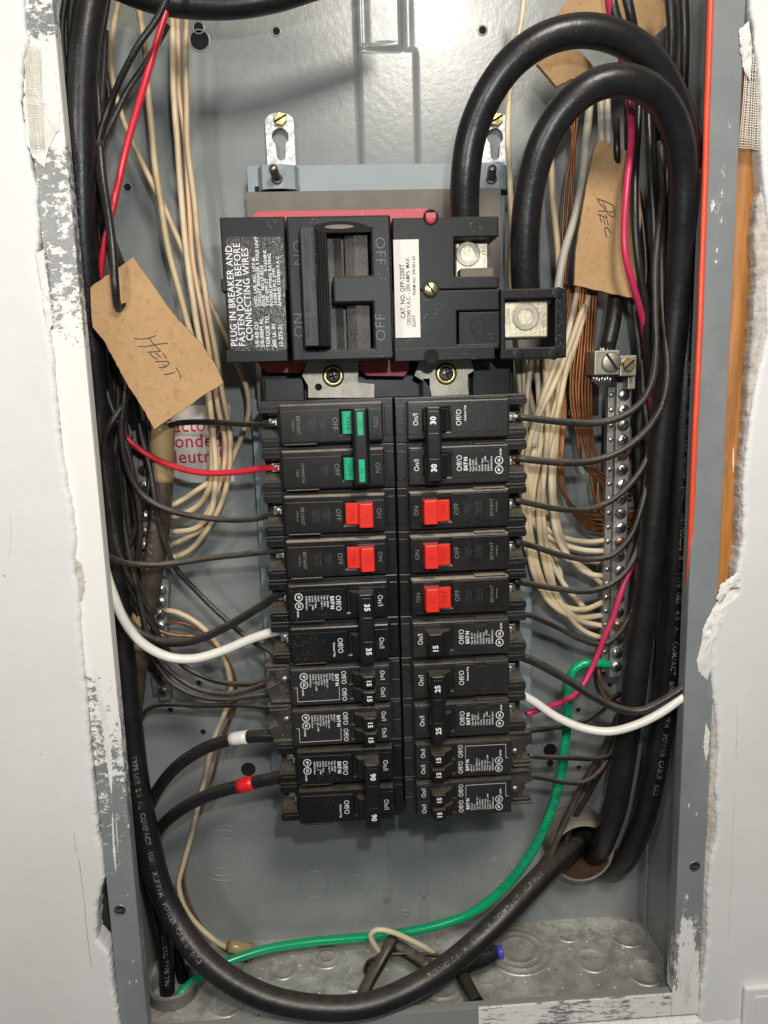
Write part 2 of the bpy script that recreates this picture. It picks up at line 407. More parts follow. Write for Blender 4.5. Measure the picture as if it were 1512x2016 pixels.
def wire(name, label, m, r, pts, cat='wire', group=None, n=10, prints=None, step=3.5, wob=0.25, flat=1., bands=None, strip=None, world=False):
    P0 = [Vector(p) for p in pts] if world else pix(pts)
    P = smooth_path(P0, step)
    if wob:
        ph = random.random()*50
        P = [p+Vector((noise.noise(Vector((i*.11+ph, 0, 0))), noise.noise(Vector((0, i*.11+ph, 0))), noise.noise(Vector((0, 0, i*.11+ph)))))*wob*min(1, i/4, (len(P)-1-i)/4) for i, p in enumerate(P)]
    o0 = P[len(P)//2].copy()
    mb = MB(); mb.tube(P, r, n, None, flat=flat)
    ob = shift(mb, o0).build(name, m); ob.location = o0*S
    ob['label'] = label; ob['category'] = cat
    if group: ob['group'] = group
    if prints:
        mb = MB()
        for q in prints:
            print_on(mb, P, r, **q)
        shift(mb, o0).build('printed_lettering', prints[0]['m'], ob)
    for bd in bands or []:          # (name, start fraction, end fraction, material, extra radius)
        nm, a, b, mm, dr = bd
        i0, i1 = int(a*(len(P)-1)), max(int(a*(len(P)-1))+2, int(b*(len(P)-1)))
        mb = MB(); mb.tube(P[i0:i1+1], r+dr, 16, None)
        shift(mb, o0).build(nm, mm, ob)
    if strip:                       # bare conductor past an end: (end, length, material, radius)
        e, ln, mm, rr = strip
        a, b = (P[0], P[3]) if e == 0 else (P[-1], P[-4])
        d = (a-b).normalized()
        mb = MB(); mb.tube([a-d*1, a+d*ln*.5, a+d*ln], rr, 8, None)
        shift(mb, o0).build('bare_end', mm, ob)
    return ob
def bxp(mb, u0, v0, u1, v1, yf, yb, b=.6, m=None):
    a, c = at(u0, v0, yf), at(u1, v1, yf)
    return mb.box(min(a.x, c.x), max(a.x, c.x), yf, yb, min(a.z, c.z), max(a.z, c.z), b, m)
def polyp(mb, lst, yf, yb, b=0., m=None):
    return mb.prism([(p.x, p.z) for p in (at(u, v, yf) for u, v in lst)], 'y', yf, yb, b, m)
def screw_head(mb, c, r, h, slot='-', ang=0., m=None, washer=0., hexa=False, tilt=(0, -1, 0), ms=None):
    c = Vector(c); ax = Vector(tilt).normalized()
    if washer: mb.lathe([(washer, 0), (washer, .5), (r*.9, .8)], 28, c, ax, m)
    mb.lathe([(r, 0), (r, h*.6), (r*.86, h), (0, h*1.06)], 6 if hexa else 22, c, ax, m, smooth=not hexa)
    u = Vector((math.cos(ang), 0, math.sin(ang))); v_ = ax.cross(u)
    for k in range(2 if slot == '+' else 1):
        d = u if k == 0 else v_
        e = ax.cross(d)
        L_, W_ = r*(.62 if slot == '+' else .95), r*.13
        q = [c+ax*(h*1.08+.04+.02*k)+d*a*L_+e*b*W_ for a, b in ((-1, -1), (1, -1), (1, 1), (-1, 1))]
        q2 = [x-ax*.5 for x in q]
        mb.raw(q+q2, [(0, 1, 2, 3), (0, 1, 5, 4), (1, 2, 6, 5), (2, 3, 7, 6), (3, 0, 4, 7)], ms or M['void'])
# ------------------------------------------------------------------ the painted wall round the box
def interp(lst, z):
    for (z0, x0), (z1, x1) in zip(lst, lst[1:]):
        if (z0-z)*(z1-z) <= 0 and z0 != z1: return x0+(x1-x0)*(z-z0)/(z1-z0)
    return lst[0][1] if abs(z-lst[0][0]) < abs(z-lst[-1][0]) else lst[-1][1]
def wall_slab(name, edge, side, yf, yb, rag, far, m, seed, z0=-70, z1=700, kind='structure', parent=None, bev=1.6):
    ed = [(p.z, p.x) for p in (at(u, v, yf) for u, v in edge)]
    mb = MB(); V = []; n = 7; zs = []
    z = z0
    while z <= z1: zs.append(z); z += .8
    for z in zs:
        x = interp(ed, z)
        j = noise.fractal(Vector((z*.13, seed, 0)), 1., 2., 4)*rag + noise.noise(Vector((z*.9, seed, 3)))*rag*.45
        j2 = noise.fractal(Vector((z*.5, seed+9, 0)), 1., 2., 4)*rag
        x += j*side
        V += [(far, yf, z), (x-side*(bev+2.), yf, z), (x-side*bev*1.3, yf, z), (x-side*bev*.3, yf+.7+.3*abs(j2), z),
              (x+j2*.25, yf+1.8, z), (x-side*.4+j2*.7, (yf+yb)/2, z), (x-side*.8-j2*.8, yb, z)]
    Fc = []
    for i in range(len(zs)-1):
        for k in range(n-1):
            a = i*n+k; Fc.append((a, a+1, a+n+1, a+n) if side > 0 else (a, a+n, a+n+1, a+1))
    mb.raw(V, Fc, None, True)
    o = mb.build(name, m, parent)
    if kind: o['kind'] = kind
    return o
LE = [(38, -90), (48, 0), (50, 50), (56, 75), (44, 110), (38, 200), (52, 290), (62, 330), (72, 380), (76, 470), (70, 505), (84, 560), (95, 640),
      (103, 700), (117, 860), (127, 920), (137, 980), (149, 1060), (145, 1095), (148, 1120), (155, 1180), (160, 1260), (165, 1330), (172, 1410),
      (178, 1500), (185, 1560), (192, 1640), (206, 1730), (192, 1780), (190, 1850), (216, 1880), (222, 1940), (234, 2016), (245, 2090)]
RE = [(1470, -90), (1478, 0), (1485, 60), (1492, 110), (1500, 180), (1500, 300), (1503, 340), (1512, 420), (1522, 470), (1510, 560), (1512, 660),
      (1492, 740), (1477, 830), (1464, 950), (1464, 1050), (1452, 1130), (1452, 1170), (1432, 1185), (1412, 1200), (1402, 1240), (1402, 1300), (1404, 1360), (1412, 1420),
      (1414, 1480), (1409, 1540), (1412, 1620), (1408, 1665), (1398, 1690), (1393, 1760), (1393, 1850), (1388, 1900), (1381, 1960), (1376, 2016), (1372, 2100)]
wl = wall_slab('wall_left', LE, 1, -3, 11, .8, -420, M['wall'], 1.3)
wr = wall_slab('wall_right', RE, -1, -2.4, 11, .75, 420, M['wall'], 5.1)
GE = [(1500, 250), (1502, 345), (1492, 400), (1488, 470), (1490, 560), (1484, 640), (1476, 740), (1470, 830), (1459, 950), (1457, 1100), (1440, 1180), (1400, 1200)]
wall_slab('gypsum_core', GE, -1, 0.2, 13, 1.1, 230, M['gypsum'], 8.8, z0=235, z1=530, kind=None, parent=wr)
GE2 = [(1408, 1180), (1396, 1250), (1396, 1400), (1398, 1500), (1393, 1600), (1390, 1660), (1384, 1700), (1383, 1800), (1378, 1900), (1371, 2000), (1368, 2080)]
wall_slab('gypsum_core', GE2, -1, 0.4, 13, 1.0, 215, M['gypsum'], 2.8, z0=-60, z1=232, kind=None, parent=wr)
mb = MB()
for b in ((-420, -183.5, 13.5, 16, -90, 720), (205, 420, 13.5, 16, -90, 720), (-183.4, 204.9, 13.5, 16, -90, -18)): mb.box(*b)
mb.build('gap_shade_sheet', M['backing'])['kind'] = 'structure'  # dark sheet added behind the wall gaps, its colour standing for shade
mb = MB()
V = []; Fc = []; xs = [-420+i*1.2 for i in range(700)]
for x in xs:
    j = noise.fractal(Vector((x*.2, 7, 0)), 1., 2., 4)*1.6
    zt = -19.5+j + (0 if x > 60 else -3)
    V += [(x, -2.7, -90), (x, -2.7, zt-1.2), (x, -2., zt), (x, 11, zt+.5)]
for i in range(len(xs)-1):
    for k in range(3):
        a = i*4+k; Fc.append((a, a+4, a+5, a+1))
mb.raw(V, Fc, None, True)
mb.build('wall_below', M['wall'])['kind'] = 'structure'

# wood stud in the broken wall
p = at(1447, 300, 10); q = at(1418, 1150, 10)
mb = MB()
V = []; Fc = []; N = 90
for i in range(N+1):
    z = 190+i*400/N
    w1 = noise.noise(Vector((z*.03, 1, 1)))*1.2
    V += [(186+w1*.3, 44, z), (186.+w1*.4, 12, z), (187.2+w1*.5, 9.2, z), (193, 8.6+.3*w1, z), (198+w1, 8.8, z), (204+w1, 9.6, z), (205+w1, 12, z), (205+w1, 44, z)]
for i in range(N):
    for k in range(7):
        a = i*8+k; Fc.append((a, a+1, a+9, a+8))
mb.raw(V, Fc, None, True)
o = mb.build('wood_stud', M['wood']); o['label'] = 'orange brown wood stud showing through the broken wall right of the box'; o['category'] = 'wood stud'

# lumps of plaster and scraps of mesh tape
def lump(outline, y0, h, m, name, parent, seed=0, rings=7, noisy=.5):
    P = [at(u, v, y0) for u, v in outline]
    pts = []
    for a, b in zip(P, P[1:]+P[:1]):
        k = max(1, int((b-a).length/1.2))
        for i in range(k): pts.append(a.lerp(b, i/k))
    c = sum(pts, Vector())/len(pts)
    jp = []
    for i, p in enumerate(pts):
        d = (p-c).normalized(); jp.append(p+d*noise.noise(Vector((p.x*.7, p.z*.7, seed)))*1.4)
    V = [tuple(c+Vector((0, -h, 0)))]; n = len(jp)
    for r in range(1, rings+1):
        t = r/rings
        for p in jp:
            q = c.lerp(p, t); e = (1-t**3)
            V.append((q.x, y0-(h*e*(.55+.9*noise.noise(Vector((q.x*.22, q.z*.22, seed+4)))+noisy*noise.noise(Vector((q.x*.8, q.z*.8, seed)))) if r < rings else -.2), q.z))
    Fc = [(0, 1+i, 1+(i+1) % n) for i in range(n)]
    for r in range(rings-1):
        for i in range(n):
            a = 1+r*n+i; b = 1+r*n+(i+1) % n; Fc.append((a, a+n, b+n, b))
    mb = MB(); mb.raw(V, Fc, None, True); bmesh.ops.recalc_face_normals(mb.bm, faces=mb.bm.faces)
    return mb.build(name, m, parent)
lump([(1385, 1238), (1400, 1205), (1425, 1165), (1452, 1150), (1448, 1180), (1425, 1195), (1412, 1230), (1405, 1290), (1400, 1320), (1392, 1340), (1376, 1322), (1372, 1300), (1380, 1270)], -.6, 2.6, M['plaster'], 'plaster_smear', wr, 3)
lump([(1420, 1150), (1455, 1125), (1462, 1140), (1460, 1160), (1440, 1150), (1428, 1160), (1418, 1190), (1410, 1180)], -2, 2., M['plaster'], 'plaster_smear', wr, 5)
lump([(1390, 1425), (1398, 1440), (1396, 1480), (1390, 1500), (1385, 1470)], -.2, .8, M['plaster'], 'plaster_smear', wr, 9)
lump([(1455, 60), (1475, 40), (1482, 110), (1478, 160), (1462, 130)], -1, 2.4, M['plaster'], 'plaster_smear', wr, 12)
lump([(60, 75), (85, 85), (105, 125), (116, 200), (118, 250), (95, 290), (88, 330), (65, 310), (50, 280), (45, 180)], -.8, 2.0, M['plaster'], 'plaster_smear', wl, 14)
lump([(68, 500), (85, 490), (95, 560), (104, 640), (92, 655), (80, 590)], -2.5, 1.8, M['plaster'], 'plaster_smear', wl, 15)
lump([(142, 1095), (160, 1110), (168, 1150), (162, 1185), (150, 1190)], -.2, .5, M['gypsum'], 'torn_patch', wl, 17)
def mesh_tape(quad, nx, nz, y, parent, r=.22):
    a, b, c, d = [at(u, v, y) for u, v in quad]     # corners: top-left, top-right, bottom-right, bottom-left
    mb = MB()
    for i in range(nx+1):
        t = i/nx; P = [(a.lerp(b, t)).lerp(d.lerp(c, t), k/6)+Vector((noise.noise(Vector((i, k*.4, y)))*.5, noise.noise(Vector((i, k*.6, 4)))*.6, 0)) for k in range(7)]
        if random.random() < .93: mb.tube(P, r, 4)
    for i in range(nz+1):
        t = i/nz; P = [(a.lerp(d, t)).lerp(b.lerp(c, t), k/4)+Vector((0, noise.noise(Vector((k, i*.6, 4)))*.5, noise.noise(Vector((k, i*.4, y)))*.6)) for k in range(5)]
        if random.random() < .9: mb.tube(P, r, 4)
    o = mb.build('mesh_tape', M['mesh'], parent); o['kind'] = 'stuff'; return o
mesh_tape([(1470, 105), (1502, 112), (1500, 295), (1455, 290)], 9, 38, .5, wr)
mesh_tape([(1414, 1160), (1458, 1140), (1448, 1190), (1410, 1196)], 9, 9, 4, wr)
mesh_tape([(48, 88), (80, 95), (88, 290), (60, 290)], 7, 40, -3.6, wl, .14)

# light cover plate at the lower right edge
p = at(1462, 1937, -3); q = at(1600, 2100, -3)
mb = MB(); mb.box(p.x, q.x, -7, -2.5, q.z, p.z, 2.4, None, 4)
mb.box(p.x+6, q.x-6, -7.8, -7.1, q.z, p.z-6, .6, None, 3)
o = mb.build('wall_plate', M['wall']); o['label'] = 'off white raised cover plate on the wall at the lower right corner'; o['category'] = 'wall plate'

# ------------------------------------------------------------------ the steel enclosure
D = 91.8
BOX = empty('electrical_box', (0, D, 0), 'grey enamelled steel breaker panel enclosure set into the white wall', 'electrical box')
def place(o):        # children are modelled in scene coordinates; the empty stands at the box foot
    o.parent = BOX; o.matrix_parent_inverse = Matrix.Translation(-BOX.location); return o
def px(u, v, y=D): p = at(u, v, y); return p.x, p.z
def sst(e0, e1, x):
    t = min(1, max(0, (x-e0)/(e1-e0))); return t*t*(3-2*t)
xa, za = px(703, 100); xb, _ = px(791, 100); xc, _ = px(707, 200); xd, _ = px(819, 200)
_, zl = px(760, 100)
rb = [px(760, 1700)[0], px(833, 1700)[0]]; _, zr1 = px(790, 1768); _, zr2 = px(790, 1780)
def hgt(x, z):
    h = 0.
    top = sst(zl-1.2, zl+1.2, z)
    e = 1.3
    if z > 480:
        wide = sst(xc-e, xc+e, x)*(1-sst(xd-e, xd+e, x))
        nar = sst(xa-e, xa+e, x)*(1-sst(xb-e, xb+e, x))
        bulge = math.exp(-((x-(xc+xd)/2)/9)**2)*1.0
        h = (1-sst(zl-1.5+bulge, zl+1.5+bulge, z))*wide*3.4 + top*nar*5.4
        h -= .9*math.exp(-((x-xa-4.5)/1.6)**2)*top + .9*math.exp(-((x-xb-4.5)/1.6)**2)*top
    if z < 170:
        for c in rb:
            k = math.exp(-((x-c)/2.6)**4)
            h += k*(1.3*sst(zr1-1, zr1+2, z)-1.0*(1-sst(zr1-4, zr1-2, z)))
    h += .35*noise.noise(Vector((x*.012, z*.012, 3)))
    return h
mb = MB(); st = 1.5; nx = int(360/st); nz = int(664/st)
V = [(-180+i*st, D-hgt(-180+i*st, -14+j*st), -14+j*st) for j in range(nz+1) for i in range(nx+1)]
Fc = [(j*(nx+1)+i, j*(nx+1)+i+1, (j+1)*(nx+1)+i+1, (j+1)*(nx+1)+i) for j in range(nz) for i in range(nx)]
mb.raw(V, Fc, None, True)
place(mb.build('back_panel', M['box']))
mb = MB(); mb.box(-180, 180, D+1.5, D+3, -14, 760, 0); mb.box(-180, 180, D-.5, D+1, 648.2, 760, 0); place(mb.build('back_panel', M['box']))
for sx in (-1, 1):
    mb = MB(); mb.box(*sorted((sx*180.2, sx*182)), 1.6, D+1.4, -15.5, 760)
    mb.box(*sorted((sx*178.4, sx*180.1)), D-14, D-.8, -12, 640, .4) if sx > 0 else None
    place(mb.build('side_wall', M['box']))
mb = MB(); mb.box(-180, 180, 1.6, D+1, -15.6, -14.1); place(mb.build('bottom_wall', M['bottom']))
# zinc coated bottom with knockouts
def atz(u, v, z):
    d = MR @ Vector(((u-756)/F, 1, -(v-1008)/F)); t = (z-CAM.z)/d.z; return CAM+d*t
for u, v, r, k in ((643, 1884, 11.5, 2), (558, 1908, 10, 1), (610, 1948, 11, 1), (447, 1975, 12, 1), (870, 1938, 18, 2), (1020, 1871, 24, 3),
                   (1117, 1836, 10, 1), (1234, 1838, 14, 1), (1166, 1892, 11, 1), (1269, 1915, 12, 1), (1068, 1968, 19, 1), (960, 1960, 10, 1), (700, 1930, 10, 1)):
    p = atz(u, v, -14.1)
    if p.y-r < 2: continue
    r = min(r, 88-p.y, p.y-3)
    mb = MB(); rr = r
    prof = []
    while rr > 3 and k > 0:
        prof += [(rr+.5, 0.02), (rr, .75), (rr-.6, .8), (rr-1.2, .12)]; k -= 1; rr -= 5.5
    prof += [(max(rr, 1.), .14), (0, .14)] if prof[-1][0] > rr else [(0, .14)]
    mb.lathe(prof, 40, (p.x, p.y, -14.1), (0, 0, 1)); place(mb.build('knockout', M['bottom']))
for u, v, rs in ((440, 1680, (22, 18, 12)), (618, 1741, (10.5,)), (703, 1744, (8.6,)), (889, 1733, (8.8,)), (976, 1717, (11.5, 9.))):
    x, z = px(u, v); mb = MB()
    for r in rs: mb.lathe([(r+.55, 0), (r+.3, .28), (r, .3), (r-.3, .02)], 56, (x, D-.02, z))
    mb.lathe([(rs[-1]-.9, .0), (rs[-1]-1.6, .12), (0, .14)], 40, (x, D, z)); place(mb.build('knockout', M['box']))
mb = MB(); x, z = px(798, 1797); mb.lathe([(3.1, 0), (2.9, .8), (2.2, 1), (1.6, .5), (0, .45)], 24, (x, D, z)); place(mb.build('rivet', M['box']))
for u, v, r in ((544, 62, 2.2), (950, 60, 2.3), (251, 369, 2.2), (392, 1344, 1.9), (336, 1397, 1.9), (400, 1440, 1.9), (1200, 1348, 1.7), (1138, 1397, 1.7), (1139, 1510, 1.7),
                (489, 1514, 5.2), (1083, 1476, 5.0), (1083, 1502, 2.6), (393, 80, 5.6), (391, 55, 2.9)):
    x, z = px(u, v); mb = MB()
    mb.lathe([(r+.9, .02), (r+.35, .3), (r, .1)], 28, (x, D-.4, z), m=M['box'])
    mb.lathe([(r, .1), (r-.1, .06), (0, .06)], 28, (x, D-.4, z), m=M['void']); place(mb.build('mounting_hole', M['box']))
# face flange round the opening, with paint left from the wall
Z = lambda v: at(180, v, 0).z
LC = [(-20, .40), (Z(1750)-6, .42), (Z(1500), .50), (Z(1330), .55), (Z(1310), .95), (Z(900), 1.), (Z(820), .8), (Z(700), .57), (Z(560), .50), (Z(300), .505), (Z(220), .80), (Z(110), .78), (Z(70), .52), (680, .46)]
RC = [(-20, .56), (Z(1890), .50), (Z(1860), .42), (Z(1600), .36), (Z(1200), .36), (Z(700), .37), (Z(300), .40), (Z(250), .46), (Z(200), .38), (680, .38)]
M['lip_l'] = lip_mat('paint_smeared_flange', LC, (.7, 1, 1), 230)
M['lip_r'] = lip_mat('grey_flange_with_paint_drips', RC, (1, 1, .32))
M['lip_b'] = lip_mat('paint_scraped_flange', [(-20, .525), (0, .53), (680, .53)], (.25, 1, 1.3), 330)
for sx, m in ((-1, 'lip_l'), (1, 'lip_r')):
    x0, x1 = sorted((sx*165.5, sx*(181.8 if sx < 0 else 182.8)))
    mb = MB(); mb.box(x0, x1, 0, 1.4, -15.8, 760, .35); mb.box(*sorted((sx*165.52, sx*166.9)), 1.42, 9, 1, 760, .3)
    place(mb.build('face_flange', M[m]))
mb = MB(); mb.box(-165.4, 40, .1, 1.5, -15.8, 0, .3, M['box']); mb.box(40.1, 165.4, .1, 1.5, -15.8, 0, .3, M['lip_b']); mb.box(-165.4, 165.4, 1.52, 6, -1.4, 0, .2, M['box'])
place(mb.build('face_flange', M['box']))
for u, v in ((1368, 1706), (236, 1792), (130, 700)):
    p = at(u, v, 0)
    if v == 700: continue
    mb = MB(); mb.lathe([(3.6, .02), (3.1, .5), (2.6, .1)], 24, p, m=M['screw_dark']); mb.lathe([(2.6, .1), (0, .07)], 24, p, m=M['void'])
    mb.box(p.x-2.2, p.x+1.6, -.7, -.15, p.z-.8, p.z+.6, .2, M['screw_dark'])
    place(mb.build('cover_screw_hole', M['screw_dark']))
def streak(pl, y, w_, m, parent, name='paint_streak'):
    P = smooth_path([at(u, v, y) for u, v in pl], 1.2); mb = MB(); V = []; Fc = []
    for i, p in enumerate(P):
        t = i/(len(P)-1); k = w_*(math.sin(math.pi*min(1, t*1.1+.04))**.6)*(.7+.9*abs(noise.noise(Vector((p.z*.6, 2, p.x)))))
        o_ = noise.noise(Vector((p.z*1.1, 8, p.x)))*.4
        V += [(p.x-k+o_, y, p.z), (p.x, y-.25, p.z), (p.x+k+o_, y, p.z)]
    for i in range(len(P)-1):
        a = i*3; Fc += [(a, a+1, a+4, a+3), (a+1, a+2, a+5, a+4)]
    mb.raw(V, Fc, None, True); o = mb.build(name, m)
    return place(o) if parent is BOX else o
for pl, w_ in (([(187, 1316), (198, 1380), (210, 1450), (217, 1520), (221, 1600)], 1.9), ([(221, 1600), (225, 1680), (230, 1735)], .7), ([(228, 1610), (233, 1690)], .35),
               ([(232, 1400), (236, 1450), (235, 1490)], 1.1), ([(262, 1890), (262, 1897)], .4), ([(255, 1930), (255, 1940)], .4), ([(268, 1928), (268, 1937)], .4),
               ([(1412, 488), (1411, 500)], .6), ([(1410, 512), (1409, 520)], .6), ([(1349, 1880), (1352, 1920), (1352, 1960), (1348, 2000)], 2.2), ([(1336, 1900), (1340, 1950)], 1.1),
               ([(1356, 1582), (1356, 1592)], .5), ([(1371, 1600), (1371, 1607)], .5), ([(1365, 1850), (1366, 1862)], .5), ([(1338, 1852), (1337, 1862)], .5), ([(1444, 880), (1443, 940)], .5), ([(1402, 410), (1401, 418)], .5)):
    streak(pl, -.08, w_, M['paint_white'], BOX)

def scuff(pl, w_, m, par):
    P = smooth_path([at(u, v, -3.02 if par is wl else -2.42) for u, v in pl], 1.5); mb = MB(); V = []; Fc = []
    for i, p in enumerate(P):
        k = w_*(.25+.9*abs(noise.noise(Vector((p.z*.35, 2, p.x*.2))))); o_ = .35*noise.noise(Vector((p.z*.2, 4, 1)))
        V += [(p.x-k+o_, p.y, p.z), (p.x+k+o_, p.y, p.z)]
    for i in range(len(P)-1): Fc.append((2*i, 2*i+1, 2*i+3, 2*i+2))
    mb.raw(V, Fc, None); mb.build('scuff_line', m, par)
scuff([(155, 1690), (164, 1760), (172, 1840), (180, 1905)], .42, M['rust_line'], wl)
scuff([(146, 1640), (150, 1680)], .3, M['rust_line'], wl)
scuff([(8, 1132), (9, 1136)], .7, M['rust_line'], wl); scuff([(80, 1484), (82, 1487)], .6, M['rust_line'], wl)
scuff([(1446, 1560), (1443, 1640), (1439, 1740), (1434, 1850)], .28, M['pencil'], wr)
scuff([(1450, 1385), (1451, 1430), (1449, 1500)], .35, M['pencil'], wr)
scuff([(20, 1010), (22, 1060), (18, 1100)], .3, M['pencil'], wl)
# ------------------------------------------------------------------ breakers
YS = 11.7; ZT = 382.98; P_ = 25.4
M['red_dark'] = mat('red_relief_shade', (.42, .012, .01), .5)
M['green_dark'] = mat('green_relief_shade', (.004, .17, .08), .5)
M['nose'] = mat('gritty_grey_plastic', (.025, .024, .022), .42, dust=.35, film=.2, bump=.8, bscale=700, specks=.8)
M['clamp'] = mat('terminal_clamp_metal', (.55, .53, .48), .35, metal=.9, film=.3)
TX, TY = (0, 0, -1), (1, 0, 0)
def T(mb, body, x, z, size, y=-7.32, bold=0., sx=1., m=None, align='CENTER'):
    mb.text(body, (x, y, z), TX, TY, size, align, bold, m, sx)
def case_mb(zc, tandem=False):
    mb = MB()
    # body with open terminal pocket at the outer end, seen as one stepped moulding
    xs = [-37.2, -27.6, 37.2]; zs = [zc+12.55, zc+6.2, zc-6.6, zc-12.55]
    mb.cells(xs, zs, ['##', '.#', '##'], 0, 58, .45)
    mb.box(-36.8, -27.4, 13, 57, zc-6.7, zc+6.3, 0)
    for s in (1, -1):
        a = zc+(6.25 if s > 0 else -6.65)
        mb.prism([(3.5, a), (12.9, a), (12.9, a-s*4.2)], 'x', -36.6, -27.5)
        mb.box(-37.6, -36, -.5, 20, *sorted((zc+s*10.6, zc+s*7.4)), .3)
    mb.box(32.2, 36.8, -.7, .5, zc-8.3, zc+8.3, .25)
    mb.box(-36, -27, -.6, .4, zc+8.6, zc+10.4, .2); mb.box(-36, -27, -.6, .4, zc-10.4, zc-8.6, .2)
    return mb
def face_mb(zc, eaton=False):
    mb = MB()
    mb.cells([-26, 7.6, 13.6, 31], [zc+10.7, zc+6.6, zc-6.6, zc-10.7], ['###', '#.#', '###'], -7, .3, .9)
    if eaton:       # raised print panel with its notch
        mb.prism([(-25, zc+7.4), (6.2, zc+7.4), (6.2, zc-9), (-6, zc-9), (-6, zc-7.4), (-12, zc-7.4), (-12, zc-9), (-25, zc-9)], 'y', -7.26, -6.9, .12, seg=1)
        mb.box(14.5, 30, -7.26, -6.9, zc-9, zc+7.6, .12)
    else:
        mb.box(-25, 7, -7.26, -6.9, zc-9.2, zc+7.2, .12); mb.box(14.2, 30.2, -7.26, -6.9, zc-9.2, zc+7.2, .12)
    mb.box(-24, -6, -7.0, 0, zc-11.6, zc-10.9, .2)
    return mb
def slot_mb(zc):
    mb = MB(); mb.box(7.8, 13.5, -6.2, -5.2, zc-6.5, zc+6.5, 0, M['void'])
    for k in range(4): mb.box(8.8+k*1.25, 9.4+k*1.25, -7.2, -6.3, zc-6, zc+6, .1, M['handle_black'])
    return mb
def clamp_mb(zc):
    mb = MB(); mb.box(-33, -28.2, 8.5, 10, zc-2.0, zc+3.0, .4)
    mb.lathe([(2.2, 0), (2.1, 1.), (0, 1.2)], 14, (-30.2, 8.4, zc+.8), (0, -1, 0))
    mb.box(-28.9, -27.9, .8, 8.4, zc-.5, zc+2.4, .25)
    return mb
def root_at(row, side, name, label, cat, group=None, extra=0.):
    zc = ZT-P_*(row+extra+.5)
    e = empty(name, ((-40.2 if side < 0 else 35.2), YS, zc), label, cat, group)
    if side > 0: e.rotation_euler = (0, math.pi, 0)
    e.rotation_euler.y += random.uniform(-.006, .006); e.rotation_euler.x += random.uniform(-.004, .004); e.location.y += random.uniform(-.3, .3)*S
    return e
def copy_tree(o, loc, rot_, label, parent=None):
    c = o.copy(); COL.objects.link(c)
    if parent is None: c.location = loc; c.rotation_euler = (rot_[0]+random.uniform(-.004, .004), rot_[1]+random.uniform(-.006, .006), 0); c['label'] = label
    else: c.parent = parent
    for ch in list(o.children): copy_tree(ch, None, None, None, c)
    return c
def ring2d(mb, x, z, r, w_, y=-7.32, n=20, m=None):
    V = []; 
    for i in range(n):
        a = 2*math.pi*i/n
        V += [(x+r*math.cos(a), y, z+r*math.sin(a)), (x+(r-w_)*math.cos(a), y, z+(r-w_)*math.sin(a))]
    mb.raw(V, [(2*i, 2*i+1, (2*i+3) % (2*n), (2*i+2) % (2*n)) for i in range(n)], m)
def eaton_print(zc, lines, plain=False, sx=1.):
    mb = MB()
    T(mb, 'Off/O', 2.3, zc-.9, 4.3, bold=-.002, sx=.86); T(mb, 'On/I', 26.3, zc-.6, 4.2, bold=-.002, sx=.86)
    if plain: T(mb, 'Common Trip', -1.2, zc-3.2, 1.5, bold=.03, sx=.95)
    else:
        T(mb, 'EAT\u00b7N', -1.2, zc-.4, 2.9, bold=.035, sx=.92)
        for k, l in enumerate(lines): T(mb, l, -3.7-1.72*k, zc+4.1, 1.4, bold=.012, align='LEFT')
        for z, t in ((3.6, 'SP'), (-1.6, 'UL')):
            ring2d(mb, -20., zc+z, 2.35, .42); T(mb, t, -20, zc+z, 1.9, bold=.04)
        T(mb, 'LISTED', -21, zc-6.3, 1.25, bold=.03)
    return mb
def bryant_print(zc, kind='20'):
    mb = MB()
    if kind == 'common':
        T(mb, 'COMMON', -14.5, zc-1.5, 2.3, m=M['grey_ink']); T(mb, 'TRIP', -17.5, zc-1.5, 2.1, m=M['grey_ink'])
    else:
        T(mb, 'BRYANT', -15.8, zc-.5, 2.9, sx=.9, m=M['grey_ink'])
        T(mb, 'TYPE BR120' if kind == '20' else 'TYPE BR230', -18.6, zc-.5, 1.15, bold=.02, m=M['grey_ink'])
        for k, l in enumerate(('CU-AL 60/75 C', 'HACR TYPE', 'SWD 10 KA')): T(mb, l, -6.8-1.5*k, zc-.6, 1.25, m=M['faint_ink'])
    for k, l in enumerate(('120/240 VAC', 'ISSUE NO.', 'LISTED')): T(mb, l, -.9-1.4*k, zc-.6, 1.15, m=M['faint_ink'])
    T(mb, 'OFF', 4.3, zc-.4, 3.9, m=M['grey_ink']); T(mb, 'ON', 27, zc-.2, 3.7, m=M['grey_ink'])
    return mb
def red_handle(e, amp):
    mb = MB(); mb.prism([(8.3, -5.4), (8.3, -8.3), (9, -8.9), (15.8, -9.8), (15.8, -5.4)], 'z', -5.9, 6.1, .3)
    mb.prism([(14.8, -5.4), (15.5, -10.4), (15.9, -14.6), (16.6, -15.2), (23, -15.2), (23.6, -14.4), (24, -5.4)], 'z', -6.9, 6.5, .35)
    h = mb.build('handle', M['red_p'], e)
    mb = MB(); mb.text('ON', (11.7, -9.4, -.2), TX, Vector((1, -.13, 0)).normalized(), 4.3, bold=.02)
    mb.text(amp, (19.9, -15.26, 0), TX, TY, 3.2, bold=.02)
    for a in (-1, 1):
        mb.box(18.-.12+(a+1)*1.95, 18.12+(a+1)*1.95, -15.3, -15.1, -3.6, 3.6); mb.box(18.1, 21.8, -15.3, -15.1, a*3.6-.12, a*3.6+.12)
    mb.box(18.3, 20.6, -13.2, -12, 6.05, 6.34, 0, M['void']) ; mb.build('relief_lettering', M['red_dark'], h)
RUN = 'single pole breakers with red handles'
